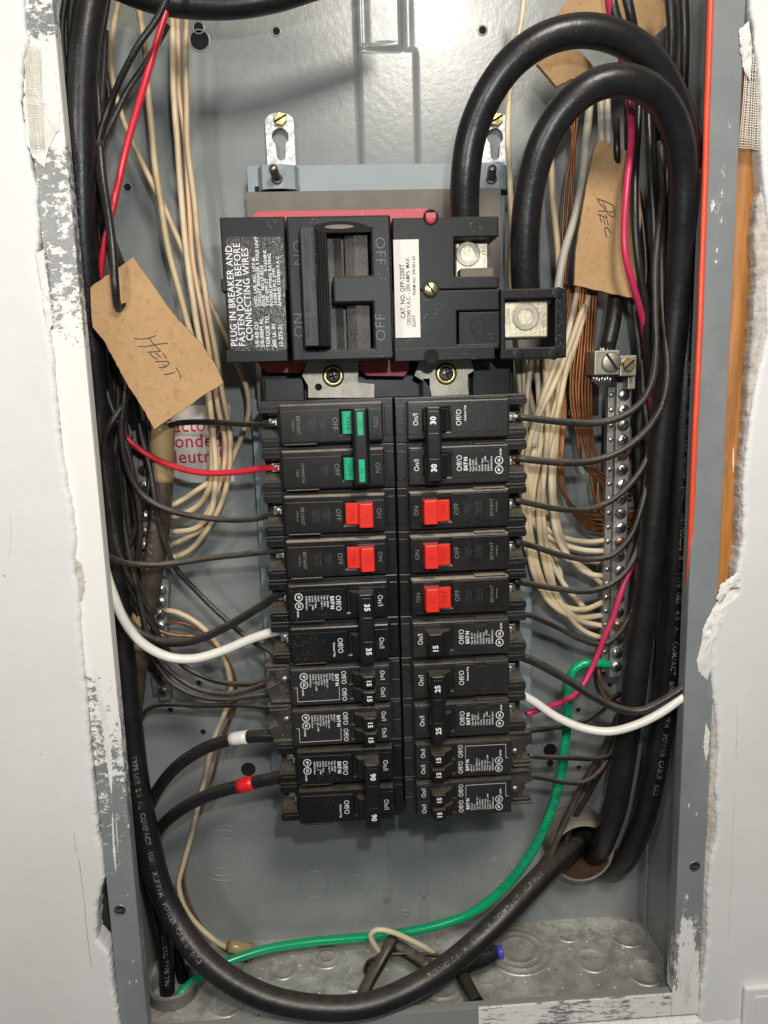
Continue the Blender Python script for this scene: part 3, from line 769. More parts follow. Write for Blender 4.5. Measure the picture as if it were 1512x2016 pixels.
# single-pole red: built once, copied
e0 = root_at(2, -1, 'circuit_breaker', 'black breaker with red handle, upper of the two red ones in the left column', 'circuit breaker', RUN)
case_mb(0).build('case', M['black_old'], e0); face_mb(0).build('face_plate', M['face_old'], e0)
slot_mb(0).build('handle_slot', M['void'], e0); clamp_mb(0).build('terminal_clamp', M['clamp'], e0)
bryant_print(0).build('printed_lettering', M['grey_ink'], e0); red_handle(e0, '20')
for row, side, lab in ((3, -1, 'black breaker with red handle in the left column, directly above the 35 breaker'),
                       (2, 1, 'black breaker with red handle in the right column, directly below the 30 breaker'),
                       (3, 1, 'black breaker with red handle in the right column, middle one of three red ones'),
                       (4, 1, 'black breaker with red handle in the right column, directly above the single 15')):
    copy_tree(e0, Vector((-40.2 if side < 0 else 35.2, YS, ZT-P_*(row+.5)))*S, (0, math.pi if side > 0 else 0, 0), lab)
# green double
def tie_bar(mb, z0, z1, x0=14, x1=22, y0=-20.5, y1=-12.5, b=.8): mb.box(x0, x1, y0, y1, z1, z0, b)
e = root_at(0, -1, 'circuit_breaker', 'double pole breaker with green handles under a black tie bar, top of left column', 'circuit breaker', 'two pole breakers', .5)
for zc, k in ((12.7, '30'), (-12.7, 'common')):
    case_mb(zc).build('case', M['black_old'], e); face_mb(zc).build('face_plate', M['face_old'], e)
    slot_mb(zc).build('handle_slot', M['void'], e); clamp_mb(zc).build('terminal_clamp', M['clamp'], e)
    bryant_print(zc, k).build('printed_lettering', M['grey_ink'], e)
    mb = MB(); mb.prism([(8.3, -5.4), (8.3, -9.4), (9.2, -10.2), (14.6, -10.8), (16, -14), (22, -14), (24, -5.4)], 'z', zc-6.2, zc+6.2, .35)
    h = mb.build('handle', M['green_p'], e)
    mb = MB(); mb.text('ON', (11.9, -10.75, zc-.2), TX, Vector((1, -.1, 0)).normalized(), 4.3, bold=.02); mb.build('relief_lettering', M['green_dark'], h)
mb = MB(); mb.prism([(13.5, -12), (13.5, -19), (15, -20.4), (21, -20.4), (22.8, -18.5), (22.8, -12)], 'z', -20.5, 20.5, .6); t = mb.build('tie_bar', M['handle_black'], e)
mb = MB(); mb.box(16.4, 19.6, -20.75, -20.2, 6.2, 18.6, .2); mb.box(16.4, 19.6, -20.75, -20.2, -19, -6.8, .2); w_ = mb.build('amp_window', M['green_p'], t)
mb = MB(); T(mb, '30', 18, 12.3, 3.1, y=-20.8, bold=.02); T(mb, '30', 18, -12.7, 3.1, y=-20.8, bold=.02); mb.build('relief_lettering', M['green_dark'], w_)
# white-print two pole
L2 = ('Type BR2%s', 'Type C2%s', '120 / 240 V ~', 'Cu/Al', 'HACR Type', '2 Pole    J-489', 'E7819 - T', 'LR43556 Encl.')
def eaton2(row, side, amp, label, cm, text_top):
    e = root_at(row, side, 'circuit_breaker', label, 'circuit breaker', 'two pole breakers', .5)
    for zc in (12.7, -12.7):
        case_mb(zc).build('case', cm, e); face_mb(zc, True).build('face_plate', cm, e); slot_mb(zc).build('handle_slot', M['void'], e)
        clamp_mb(zc).build('terminal_clamp', M['clamp'], e)
        eaton_print(zc, [l % amp if '%' in l else l for l in L2], plain=(zc < 0) == text_top).build('printed_lettering', M['white_ink'], e)
        mb = MB(); mb.prism([(8.6, -5.2), (9.6, -10.5), (14.2, -13), (21.5, -13), (23.5, -5.2)], 'z', zc-6.2, zc+6.2, .35); mb.build('handle', M['handle_black'], e)
    mb = MB(); mb.prism([(13.6, -11.5), (13.6, -19.5), (14.6, -20.6), (21.2, -20.6), (22.4, -19), (22.4, -11.5)], 'z', -20.4, 19.8, .5)
    mb.box(15.6, 20.8, -20.85, -20.4, -6.4, 6.4, .15); mb.box(15.6, 20.8, -20.85, -20.4, 7.6, 17.6, .15); mb.box(15.6, 20.8, -20.85, -20.4, -18.2, -7.6, .15)
    t = mb.build('tie_bar', M['handle_black'], e)
    mb = MB(); T(mb, amp, 18.2, 12.4, 4.3, y=-20.92, bold=.03); T(mb, amp, 18.2, -13.2, 4.3, y=-20.92, bold=.03); mb.build('printed_lettering', M['white_ink'], t)
eaton2(4, -1, '35', 'double pole breaker reading 35 on its black tie bar, left column', M['black_new'], True)
eaton2(8, -1, '90', 'deep black double pole breaker reading 90, at the foot of the left column', M['black_new'], True)
eaton2(0, 1, '30', 'scuffed double pole breaker reading 30 in white, top of right column', M['black_mid'], True)
eaton2(6, 1, '25', 'double pole breaker reading 25 on its black tie bar, right column', M['black_mid'], True)
# single 15
e = root_at(5, 1, 'circuit_breaker', 'single pole breaker with one black handle reading 15, right column above the 25', 'circuit breaker')
case_mb(0).build('case', M['black_mid'], e); face_mb(0, True).build('face_plate', M['black_mid'], e); slot_mb(0).build('handle_slot', M['void'], e); clamp_mb(0).build('terminal_clamp', M['clamp'], e)
eaton_print(0, ['Type BR115', 'Type C115', '120 / 240 V ~', 'Cu/Al SWD', 'HACR Type', '1 Pole    J-489', 'E7819 - T', 'LR43556 Encl.']).build('printed_lettering', M['white_ink'], e)
mb = MB(); mb.prism([(8.6, -5.2), (9.6, -10.5), (14.2, -13.6), (14.6, -16.4), (15.4, -17), (22, -17), (22.8, -16), (23.4, -5.2)], 'z', -6.4, 6.4, .4)
mb.box(17, 19.6, -13.4, -12, 6.1, 6.44, 0, M['void']); h = mb.build('handle', M['handle_black'], e)
mb = MB(); T(mb, '15', 18.6, 2.2, 4.2, y=-17.06, bold=.03); mb.build('printed_lettering', M['white_ink'], h)
# tandem
TG = 'tandem breakers with two small handles reading 15'
def tandem(row, side, label):
    e = root_at(row, side, 'circuit_breaker', label, 'circuit breaker', TG)
    mb = MB(); mb.box(-28, 37.2, 0, 58, -12.55, 12.55, .45); mb.box(32.2, 36.8, -.7, .5, .5, 11, .25); mb.box(32.2, 36.8, -.7, .5, -11, -.5, .25); mb.build('case', M['black_mid'], e)
    mb = MB(); mb.cells([-27.2, 7.2, 13, 30.6], [11.2, 8.6, .8, -.6, -8.4, -11.2], ['###', '#.#', '###', '#.#', '###'], -7, .3, .6)
    mb.box(14, 29.8, -7.26, -6.9, .2, 10, .1); mb.box(14, 29.8, -7.26, -6.9, -10, -.2, .1); mb.box(-26, 6.4, -7.2, -6.9, -10, 10, .1)
    mb.build('face_plate', M['black_mid'], e)
    mb = MB()
    for a, b in ((8.5, .9), (-.7, -8.3)): mb.box(7.3, 12.9, -6.2, -5.2, b, a, 0, M['void'])
    mb.build('handle_slot', M['void'], e)
    for zc in (4.6, -4.8):
        mb = MB(); mb.prism([(8.4, -5.2), (9.4, -9.8), (13.8, -13), (14.3, -15.8), (15, -16.4), (21, -16.4), (21.8, -15.4), (22.4, -5.2)], 'z', zc-3.5, zc+3.5, .35)
        mb.box(16.5, 18.6, -13.8, -12.6, zc+3.3, zc+3.54, 0, M['void']); h = mb.build('handle', M['handle_black'], e)
        mb = MB(); T(mb, '15', 17.9, zc-.3, 3.9, y=-16.46, bold=.03); mb.build('printed_lettering', M['white_ink'], h)
    mb = MB()
    for zc in (5.2, -5.2): T(mb, 'Off/O', 3.6, zc-.3, 4.0, bold=-.002, sx=.82); T(mb, 'On/I', 26.2, zc-.2, 3.9, bold=-.002, sx=.82)
    T(mb, 'EAT\u00b7N', -.4, 3.6, 2.8, bold=.035, sx=.9)
    for k, l in enumerate(('BD1515', 'A1515', 'Type BRD A.A', '120 / 240 V ~', 'Cu/Al SWD', 'HACR Type', '2 Pole Unit  J-489', 'E7819 - T', 'LR43556 Encl.')):
        T(mb, l, -2.8-1.62*k, 7.8, 1.35, bold=.012, align='LEFT')
    for z, t in ((6.6, 'SP'), (1.6, 'UL')): ring2d(mb, -19.4, z, 2.3, .4); T(mb, t, -19.4, z, 1.9, bold=.04)
    T(mb, 'LISTED', -20.4, -3.2, 1.25, bold=.03)
    ln = [(-25, 0), (-23.6, 0), (-23.6, -8.6), (.8, -8.6), (.8, -1)]
    for a, b in zip(ln, ln[1:]): mb.box(min(a[0], b[0])-.09, max(a[0], b[0])+.09, -7.3, -7.22, min(a[1], b[1])-.09, max(a[1], b[1])+.09)
    mb.build('printed_lettering', M['white_ink'], e)
    mb = MB(); mb.prism([(-27.5, 10.8), (-36, 11.2), (-41.5, 9.4), (-40.5, 6.8), (-36.5, 5.2), (-37, -.8), (-43, -3.6), (-40.5, -10.6), (-27.5, -11.8)], 'y', 2.5, 30, .8)
    mb.box(-42.5, -30, 1.2, 8, 10.2, 11.4, .3); mb.box(-41.5, -30, 1.6, 8, 7.6, 8.6, .3); mb.box(-40, -27.4, .3, 6, -12.2, -10.4, .4)
    mb.lathe([(2.6, 0), (2.4, 1.2), (0, 1.5)], 16, (-31.5, 2.9, 1.6), (0, -1, 0), M['screw_dark'])
    for k in range(3): mb.box(-43.2+k, -34, 8+k*2.4, 9+k*2.4, -9, -3.2, .2)
    mb.build('terminal_shroud', M['nose'], e)
    return e
e0 = tandem(6, -1, 'tandem breaker with two 15 handles in left column, just below the 35')
for row, side, lab in ((7, -1, 'tandem breaker with two 15 handles in left column, directly above the 90'),
                       (8, 1, 'tandem breaker with two 15 handles in right column, directly below the 25'),
                       (9, 1, 'tandem breaker with two 15 handles, the bottom breaker of the right column')):
    copy_tree(e0, Vector((-40.2 if side < 0 else 35.2, YS, ZT-P_*(row+.5)))*S, (0, math.pi if side > 0 else 0, 0), lab)

# ------------------------------------------------------------------ bus assembly under the breakers
BE = Vector((0, 80, 250))
bus = empty('bus_assembly', BE, 'blue grey steel mounting pan with bus bars behind the breakers', 'bus bar assembly')
def pt(mb, name, m, e=bus, loc=BE): return shift(mb, loc).build(name, m, e)
mb = MB()
a = at(485, 326, 78); b = at(994, 318, 78); c = at(990, 800, 78)
mb.box(a.x, b.x, 78, 79.5, at(500, 790, 78).z, a.z, .4)
l = at(520, 800, 70).x; r = at(1050, 900, 70).x
mb.prism([(l-2, 79), (l+1.5, 66), (l+3, 65), (r-3, 65), (r-1.5, 66), (r+2, 79)], 'z', 132, at(500, 795, 78).z-2)
mb.box(l-9, l-2, 78.2, 79.6, 128, at(500, 780, 78).z-1.6, .3)
pt(mb, 'mounting_pan', M['plate'])
mb = MB(); a = at(484, 378, 66); b = at(986, 378, 66); mb.box(a.x, b.x, 66, 67, at(600, 800, 66).z, a.z, .2); pt(mb, 'fibre_insulator', M['fibre'])
mb = MB(); polyp(mb, [(497, 424), (508, 416), (840, 410), (855, 414), (866, 430), (866, 480), (497, 480)], 40, 42, .3); pt(mb, 'red_insulator', M['red_fibre'])
mb = MB(); polyp(mb, [(508, 690), (600, 690), (600, 726), (588, 734), (528, 733), (508, 718)], 34, 36, .3); pt(mb, 'red_insulator', M['red_fibre']); mb = MB(); polyp(mb, [(706, 690), (806, 690), (806, 728), (796, 741), (722, 740), (708, 728)], 34, 36, .3)
pt(mb, 'red_insulator', M['red_fibre'])
mb = MB(); bxp(mb, 512, 700, 1012, 786, 48, 64, 1); bxp(mb, 830, 742, 850, 784, 30, 48, 1); bxp(mb, 930, 712, 1006, 786, 36, 48, 1); bxp(mb, 520, 745, 600, 790, 40, 48, .6)
pt(mb, 'black_insulator', M['black_old'])
for pl, sc, hole in (([(594, 740), (606, 708), (706, 708), (706, 752), (738, 755), (738, 784), (606, 784), (606, 760)], (656, 740), (627, 762)),
               ([(815, 740), (826, 708), (928, 708), (934, 730), (922, 738), (922, 760), (925, 784), (850, 784), (846, 765), (836, 752)], (878, 736), None)):
    mb = MB(); polyp(mb, pl, 30, 33, .4); pb = pt(mb, 'bus_bar', M['tin'])
    c = at(*sc, 30)
    mb = MB(); mb.lathe([(6.3, 0), (6.3, .8), (4.6, 1.4), (4.2, 1.2)], 28, c, m=M['brass']); mb.lathe([(4.2, 0), (4.1, 2.2), (3.5, 2.9), (0, 3.1)], 24, c, m=M['screw_dark'])
    for k in range(2):
        d = Vector((1, 0, .3)).normalized() if k else Vector((-.3, 0, 1)).normalized(); q = Vector((d.z, 0, -d.x)); cc = c+Vector((0, -3.2-.03*k, 0))
        mb.raw([cc+d*2.4+q*.5, cc+d*2.4-q*.5, cc-d*2.4-q*.5, cc-d*2.4+q*.5], [(0, 1, 2, 3)], M['void'])
    if hole: mb.lathe([(2.1, .1), (0, .06)], 16, at(*hole, 30), m=M['void'])
    shift(mb, BE).build('bus_screw', M['screw_dark'], pb)
# hold-down tabs with studs, keyhole straps
for du in (0, 422):
    mb = MB(); 
    k = (at(505+du, 330, 70), at(588+du, 372, 70))
    mb.prism([(k[0].x, 77), (k[0].x+3, 70), (k[0].x+9, 68.6), (k[1].x-9, 68.6), (k[1].x-2, 71), (k[1].x, 77), (k[1].x-2.5, 77), (k[1].x-9, 70), (k[0].x+9, 70), (k[0].x+4, 71.5), (k[0].x+2.5, 77)], 'z', k[1].z, k[0].z+1.5, .25)
    pt(mb, 'hold_down_tab', M['plate'])
    mb = MB(); c = at(501+du, 360, 77.6); c2 = at(590+du, 384, 77.6); mb.box(c.x, c2.x, 77.5, 77.95, c2.z, c.z-2, .1); pt(mb, 'slot_opening', M['void'])
    mb = MB(); c = at(545+du, 352, 69); mb.lathe([(3.6, 0), (3.4, .8), (2.4, 1), (2.2, 1.4), (2.3, 11), (1.8, 12), (0, 12)], 20, c, Vector((-.12, -1, .35)))
    for q in range(9): mb.lathe([(2.2, 1.6+q*1.05), (2.65, 2.1+q*1.05), (2.2, 2.6+q*1.05)], 16, c, Vector((-.12, -1, .35)))
    pt(mb, 'stud', M['screw_dark'])
    E = at(552+du, 275, 88)
    mb = MB()
    W, H = 8.7, 15.5; outer = []
    for i in range(9): a_ = math.pi*i/8; outer.append((W*math.cos(a_)*(1 if i not in (2, 6) else .98), H-5+5*math.sin(a_)))
    outer += [(-W, -H), (W, -H)]
    inner = []
    for i in range(13): a_ = math.radians(-50+280*i/12); inner.append((5.2*math.cos(a_), 1.5+5.2*math.sin(a_)))
    inner = inner + [(-2.9, -6), (-2.6, -10.5), (-1.2, -12), (1.2, -12), (2.6, -10.5), (2.9, -6)]
    n1, n2 = len(outer), len(inner)
    # bridge outer and inner outlines by angle
    V = [(x, 0, z) for x, z in outer]+[(x, 0, z) for x, z in inner]
    bm2 = mb.bm; vs = [bm2.verts.new((E.x+v[0], 87.2, E.z+v[2])) for v in V]
    es = [bm2.edges.new((vs[i], vs[(i+1) % n1])) for i in range(n1)]+[bm2.edges.new((vs[n1+i], vs[n1+(i+1) % n2])) for i in range(n2)]
    r = bmesh.ops.triangle_fill(bm2, use_beauty=True, edges=es)
    fs = [g for g in r['geom'] if isinstance(g, bmesh.types.BMFace)]
    ex = bmesh.ops.extrude_face_region(bm2, geom=fs); bmesh.ops.translate(bm2, vec=(0, 1.6, 0), verts=[g for g in ex['geom'] if isinstance(g, bmesh.types.BMVert)])
    bmesh.ops.recalc_face_normals(bm2, faces=bm2.faces)
    lab = 'galvanised keyhole strap with brass coloured screw, left of the raised centre panel' if du == 0 else 'galvanised keyhole strap half hidden beside the big black cable'
    st_ = empty('keyhole_strap', E, lab, 'strap', 'keyhole straps above the main breaker')
    shift(mb, E).build('strap_plate', M['galv'], st_)
    mb = MB(); screw_head(mb, E+Vector((.6, -1, 11.2)), 4.4, 2.4, '-', .5, M['brass'], hexa=True); shift(mb, E).build('screw', M['brass'], st_)

# ------------------------------------------------------------------ main breaker
ME = at(770, 570, 30)
main = empty('main_breaker', ME, 'large black main breaker with white printed labels and embossed ON and OFF', 'main breaker')
def pm(mb, name, m, par=None): return shift(mb, ME).build(name, m, par or main)
mb = MB()
bxp(mb, 432, 428, 566, 548, -2, 30, .6); bxp(mb, 443, 572, 568, 710, -2, 30, .6); bxp(mb, 434, 548.6, 566, 571.4, -3, 30, .5)
bxp(mb, 444, 690, 567, 711, -3.2, -1.8, .4)
pm(mb, 'left_cover', M['main_black'])
y = -11
def c_(u, v): p = at(u, v, y); return p.x, p.z
us = [569, 601, 655, 733, 772]; vs_ = [424, 452, 543, 597, 688, 710]
xs = [c_(u, 560)[0] for u in us]; zs = [c_(670, v)[1] for v in vs_]
mb = MB(); mb.cells(xs, zs, ['####', '#..#', '#.##', '#..#', '####'], y, 30, 1.1)
fr_ = pm(mb, 'switch_cover', M['main_black'])
mb = MB(); c = at(668, 449, y-.15)
mb.prism([(c.x+17*math.cos(math.radians(a)), c.z-2.2+5.6*math.sin(math.radians(a))) for a in range(0, 181, 12)], 'y', y-.15, y+1, .1, M['void'])
mb.prism([(c.x+7.5*math.cos(math.radians(a)), c.z+.6+1.1*math.sin(math.radians(a))) for a in range(0, 360, 24)], 'y', y-.5, y+1, .2, M['fibre'])
pm(mb, 'thumb_recess', M['main_black'])
mb = MB(); mb.prism([(xs[1]+.3, 8), (xs[1]+.3, 6), (xs[2]+1, 5), (xs[2]+5.0, 4), (xs[2]+5.2, 9), (xs[2]+6.8, 9), (xs[2]+7, -1), (xs[2]+12, -3.0), (xs[3]-1.5, -2), (xs[3]-.3, 8)], 'z', zs[4]+.2, zs[1]-.2)
pm(mb, 'switch_drum', mat('worn_grey_plastic', (.028, .026, .023), .40, film=.15, bump=.3))
mb = MB(); a = at(589, 447, -24); b = at(630, 681, -24)
mb.prism([(a.x, -8), (a.x, -23.4), (a.x+.5, -24), (b.x-.6, -24), (b.x, -23.2), (b.x+.1, -20.5), (b.x+1.2, -20), (b.x+1.3, -17.2), (b.x+2.6, -16.7), (b.x+2.7, -14.6), (b.x+4., -14.1), (b.x+4.1, -12.4), (b.x+5.3, -12), (b.x+5.6, 4), (a.x+2, 4), (a.x+2, -8)], 'z', b.z, a.z, .35)
mb.box(a.x+2.2, b.x-1.4, -24.2, -23.9, b.z+1.6, a.z-1.6, .12)
a2 = at(655, 548, -16); b2 = at(700, 590, -16)
h = pm(mb, 'toggle_handle', M['toggle'])
mb = MB(); 
cx_ = (a.x+b.x)/2
def TM(mb, s, u, v, y, size, up=False, bold=0., sx=1., align='CENTER', m=None):
    tx, ty = ((0, 0, 1), (-1, 0, 0)) if up else ((0, 0, -1), (1, 0, 0))
    mb.text(s, at(u, v, y), tx, ty, size, align, bold, m, sx)
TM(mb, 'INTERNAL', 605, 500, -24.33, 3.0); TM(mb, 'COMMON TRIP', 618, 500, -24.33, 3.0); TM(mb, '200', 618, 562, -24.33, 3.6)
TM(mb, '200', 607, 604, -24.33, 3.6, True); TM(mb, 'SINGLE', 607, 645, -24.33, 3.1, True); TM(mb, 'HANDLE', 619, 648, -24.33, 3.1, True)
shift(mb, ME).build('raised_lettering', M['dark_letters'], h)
mb = MB(); TM(mb, 'ON', 586, 498, -11.12, 7.6, sx=1.05, bold=-.018); TM(mb, 'ON', 589, 640, -11.12, 7.6, True, sx=1.05, bold=-.018); TM(mb, 'OFF', 748, 494, -11.12, 7.6, sx=1.05, bold=-.018); TM(mb, 'OFF', 750, 645, -11.12, 7.6, True, sx=1.05, bold=-.018)
pm(mb, 'raised_lettering', M['highlight_letters'])
# line side
y0 = 0
us = [773, 895, 975, 982]; vs_ = [427, 468, 545, 570]
xs = [at(u, 500, y0).x for u in us]; zs = [at(880, v, y0).z for v in vs_]
mb = MB(); mb.cells(xs, zs, ['###', '#..', '###'], y0, 36, .8)
xs2 = [at(u, 600, y0).x for u in (773, 900, 972, 984)]; zs2 = [at(880, v, y0).z for v in (571, 613, 678, 690, 706)]
mb.cells(xs2, zs2, ['###', '#..', '###', '##.'], y0+.6, 36, .8)
bxp(mb, 776, 686, 975, 707, -.8, 8, .6)
pm(mb, 'line_side_cover', M['main_black'])
mb = MB(); bxp(mb, 903, 615, 984, 677, 1.5, 20, .6); pm(mb, 'lug_cover', M['main_black'])
mb = MB(); c = at(942, 641, 1.4)
mb.lathe([(4.6, 0), (4.4, .3), (4.1, 0)], 32, c); pm(mb, 'moulded_ring', M['main_black'])
# lugs
def lug(u0, v0, u1, v1, yf, yb, uc, vc, r, name='lug'):
    mb = MB(); bxp(mb, u0, v0, u1, v1, yf, yb, .9); o = pm(mb, name, M['lug'])
    c = at(uc, vc, yf)
    mb = MB(); mb.lathe([(r+.5, .02), (r+.35, .1)], 36, c, m=M['void']); mb.lathe([(r, -.6), (r, .3), (r-.4, .55), (r*.62, .5)], 36, c, m=M['tin'], smooth=False)
    mb.lathe([(r*.62, .52), (r*.58, -3.2), (0, -3.4)], 6, c, m=M['socket'], smooth=False, phase=.3)
    q = mb.build_s = None
    shift(mb, ME).build('hex_set_screw', M['tin'], o)
lug(896, 478, 962, 546, 12, 30, 921, 500, 6.6)
mb = MB(); TM(mb, '350 T-250%', 953, 505, 11.9, 2.4); pm(mb, 'stamped_lettering', M['grey_ink'])
mb = MB(); bxp(mb, 906, 528, 972, 547, 2, 14, .5); p_ = pm(mb, 'lug_marking_rib', mat('dusty_rib_plastic', (.10, .085, .06), .6, film=.5))
mb = MB(); p = at(940, 538, 1.9); mb.text('CU-AL', p, (1, 0, 0), (0, 0, 1), 4.2, 'CENTER', 0, None, 1.25); pm(mb, 'raised_lettering', mat('raised_rib_letters', (.15, .125, .09), .6))
# open frame round the right lug
yy = 4
us = [985, 995, 1093, 1116]; vs_ = [568, 588, 684, 706]
xs = [at(u, 640, yy).x for u in us]; zs = [at(1050, v, yy).z for v in vs_]
mb = MB(); mb.cells(xs, zs, ['####'[:3], '#.#', '###'], yy, 34, .7)
for u, v in ((1098, 577), (1020, 697), (1090, 697)): mb.lathe([(3.2, 0), (3.2, .3), (3, .35), (0, .35)], 24, at(u, v, yy))
bxp(mb, 1020, 574, 1086, 600, yy+5, yy+20, .4)
bxp(mb, 1080, 590, 1092, 684, yy+14, yy+28, .4)
pm(mb, 'lug_frame', M['main_black'])
lug(992, 594, 1079, 664, 8, 30, 1035, 624, 7.2)
mb = MB(); TM(mb, 'CU250M', 1001, 625, 7.9, 2.4, True, m=M['grey_ink']); TM(mb, '6 - 250', 1070, 630, 7.9, 2.4, m=M['grey_ink']); pm(mb, 'stamped_lettering', M['grey_ink'])
mb = MB(); screw_head(mb, at(848, 569, -.1), 3.7, 1.5, '-', -.95, M['brass']); mb.lathe([(4.5, .1), (4.3, .35), (3.8, .1)], 28, at(848, 569, -.1), m=M['main_black']); pm(mb, 'cover_screw', M['brass'])
for u, v, k in ((848, 428, 'red_insulator_hook'), (849, 702, 'screw_recess')):
    mb = MB(); mb.lathe([(4.1, .1), (3.9, .5), (3.2, .12), (0, .1)], 28, at(u, v, -.9 if v > 600 else 0), m=M['void']); pm(mb, k if v > 600 else 'screw_recess', M['void'])
mb = MB(); mb.lathe([(2.5, .16), (2.3, .7), (0, .75)], 22, at(848, 431, 0)); mb.box(at(838, 428, 0).x, at(858, 428, 0).x, -.9, -.1, at(848, 431, 0).z, at(848, 419, 0).z, .2); pm(mb, 'red_insulator_hook', M['red_fibre'])
mb = MB()
for (u, v, a, b, yv) in ((573, 430, 575, 440, -11.1),): bxp(mb, u, v, u+16, v+6, yv-.02, yv+.4, .2)
# paper labels
mb = MB(); bxp(mb, 774, 472, 828, 664, -.35, -.12, .05); lab = pm(mb, 'white_label', M['paper_white'])
mb = MB()
TM(mb, 'CAT. NO. QFP-2200T', 793, 574, -.42, 3.5, True, .015, .83); TM(mb, '120/240 V.A.C. - 200 AMPS. MAX.', 804, 574, -.42, 3.0, True, .01, .80)
TM(mb, 'FORM NO. 390-001-63', 815.5, 543, -.42, 2.35, True, .015, .84); TM(mb, 'ES2977', 815.5, 632, -.42, 2.35, True, .015, .84)
shift(mb, ME).build('printed_lettering', M['black_ink'], lab)
mb = MB()
pl = []
for cu, cv, a0 in ((549, 475, 0), (453, 475, 90), (462, 682, 180), (556, 682, 270)):
    for k in range(5):
        a_ = math.radians(a0+k*22.5); pl.append((cu+9*math.cos(a_), cv-9*math.sin(a_)))
polyp(mb, pl, -3.35, -3.05, 0); lab = pm(mb, 'black_label', M['label_black'])
mb = MB()
for s, u, v, sz, sx, bo in (('PLUG IN BREAKER AND', 462.5, 682, 5.0, .93, .0), ('FASTEN DOWN BEFORE', 478, 682, 5.0, .93, .0), ('CONNECTING WIRES', 492.5, 671, 5.0, .93, .0),
                     ('1/0-4/0 CU', 507.5, 684, 2.9, .94, .01), ('2/0-300M AL', 517.5, 684, 2.9, .94, .01), ('TORQUE TO', 529, 684, 2.9, .94, .01), ('200 Lb. IN', 541, 684, 2.9, .94, .01), ('13-273-21', 554, 683, 2.9, .94, .01),
                     ('UND. LAB. INC. LIST \u00ae', 504.5, 604, 2.3, 1.03, .01), ('CIRCUIT BREAKER 2 POLE UNIT', 512, 603, 2.3, 1.03, .01), ('ISSUE   NO LP-8525', 519.5, 603, 2.3, 1.03, .01),
                     ('TYPE QPP-2T     E-16248-K', 527, 603, 2.3, 1.03, .01), ('INTERRUPTING RATING', 535.5, 603, 2.3, 1.03, .01), ('10,000 R.M.S. SYM.', 543, 602, 2.3, 1.03, .01), ('AMPERES 120/240 V.A.C.', 551.5, 603, 2.3, 1.03, .01)):
    TM(mb, s, u, v, -3.42, sz, True, bo, sx, 'LEFT')
shift(mb, ME).build('printed_lettering', M['white_ink'], lab)
# ------------------------------------------------------------------ big cables
PC = 'TYPE USE  2/0  AL  COMPACT   600V   XLP/PRM   POWER  CABLE   (UL)'
PR = 'REYNOLDS  M  -  TYPE  USE   4/0   AL   COMPACT   600V   XLP/PRM   POWER  CABLE   (UL)'
ink = M['cable_ink']
wire('service_cable', 'thick black cable looping over the top from the upper lug of the main breaker', M['cable'], 7.9,
     [(916, 452, 14), (915, 425, 12), (917, 340, 6), (930, 262, 2), (962, 185, -4), (1010, 120, -9), (1075, 76, -12), (1150, 60, -13), (1225, 78, -11), (1285, 124, -6),
      (1325, 195, 0), (1352, 290, 8), (1364, 400, 22), (1360, 520, 30), (1352, 650, 34), (1347, 800, 36), (1340, 950, 38), (1331, 1100, 40), (1319, 1280, 40), (1306, 1400, 42), (1288, 1520, 46), (1264, 1620, 54), (1230, 1690, 66), (1190, 1712, 84), (1160, 1700, 100)],
     'cable', 'thick service cables', n=28, wob=.3, prints=[dict(body=PR+'      '+PR, s0=222, size=4.6, m=ink, bold=.015, ang=-.05)])
wire('service_cable', 'thick black cable looping inside the other from the lower lug of the main breaker', M['cable'], 7.9,
     [(1036, 590, 18), (1035, 560, 14), (1034, 470, 8), (1044, 370, 2), (1070, 280, -5), (1120, 205, -11), (1180, 165, -14), (1240, 160, -14), (1295, 190, -9),
      (1330, 250, -3), (1345, 330, 5), (1345, 430, 12), (1335, 560, 22), (1322, 700, 28), (1306, 820, 32), (1294, 950, 34), (1282, 1080, 34), (1265, 1230, 34), (1249, 1350, 34), (1233, 1460, 38), (1213, 1580, 48), (1190, 1650, 64), (1170, 1690, 90), (1165, 1690, 102)],
     'cable', 'thick service cables', n=28, wob=.3)
wire('feeder_cable', 'thick black lettered cable sweeping down the left side and across the bottom', M['cable'], 7.7,
     [(200, -120, 12), (182, -10, 14), (165, 100, 14), (159, 200, 15), (159, 330, 18), (165, 480, 24), (180, 650, 34), (200, 850, 44), (220, 1050, 50), (238, 1250, 50), (256, 1430, 44),
      (284, 1620, 36), (325, 1770, 26), (395, 1882, 12), (500, 1955, 3), (620, 1985, 0), (730, 1978, 1), (840, 1930, 8), (930, 1862, 26), (1010, 1785, 40), (1080, 1712, 60), (1125, 1670, 80), (1145, 1655, 102)],
     'cable', n=26, wob=.3, prints=[dict(body=PC, s0=455, size=4.3, m=ink, bold=.01, ang=.3), dict(body='ELECT S   (UL)   TYPE  NN-B  OR  8  AWG  2.2.  NV87 CULTURE', s0=52, size=5.2, m=M['blue_ink'], ang=.1),
                                    dict(body='REYNOLDS   M -  USE   4/0  COMPACT   XLP/PRM', s0=745, size=4.6, m=ink, bold=.01, ang=.9)])
wire('neutral_cable', 'grimy brown black cable with tan tape, standing at the left terminal bar', M['cable_brown'], 6.8,
     [(321, 835, 56), (320, 900, 56), (318, 960, 56), (311, 1050, 57), (298, 1140, 58), (282, 1220, 58), (268, 1320, 57), (258, 1420, 57), (252, 1520, 58), (252, 1640, 60), (256, 1760, 60), (264, 1900, 60), (268, 1990, 60)],
     'cable', n=22, wob=.3, bands=[('tape_wrap', .0, .085, M['tape_tan'], .5), ('tape_wrap', .29, .35, M['tape_tan'], .6)],
     prints=[dict(body='COMPACT  600 V   XLP  CAB', s0=38, size=4, m=ink, bold=.01, ang=-.35)])
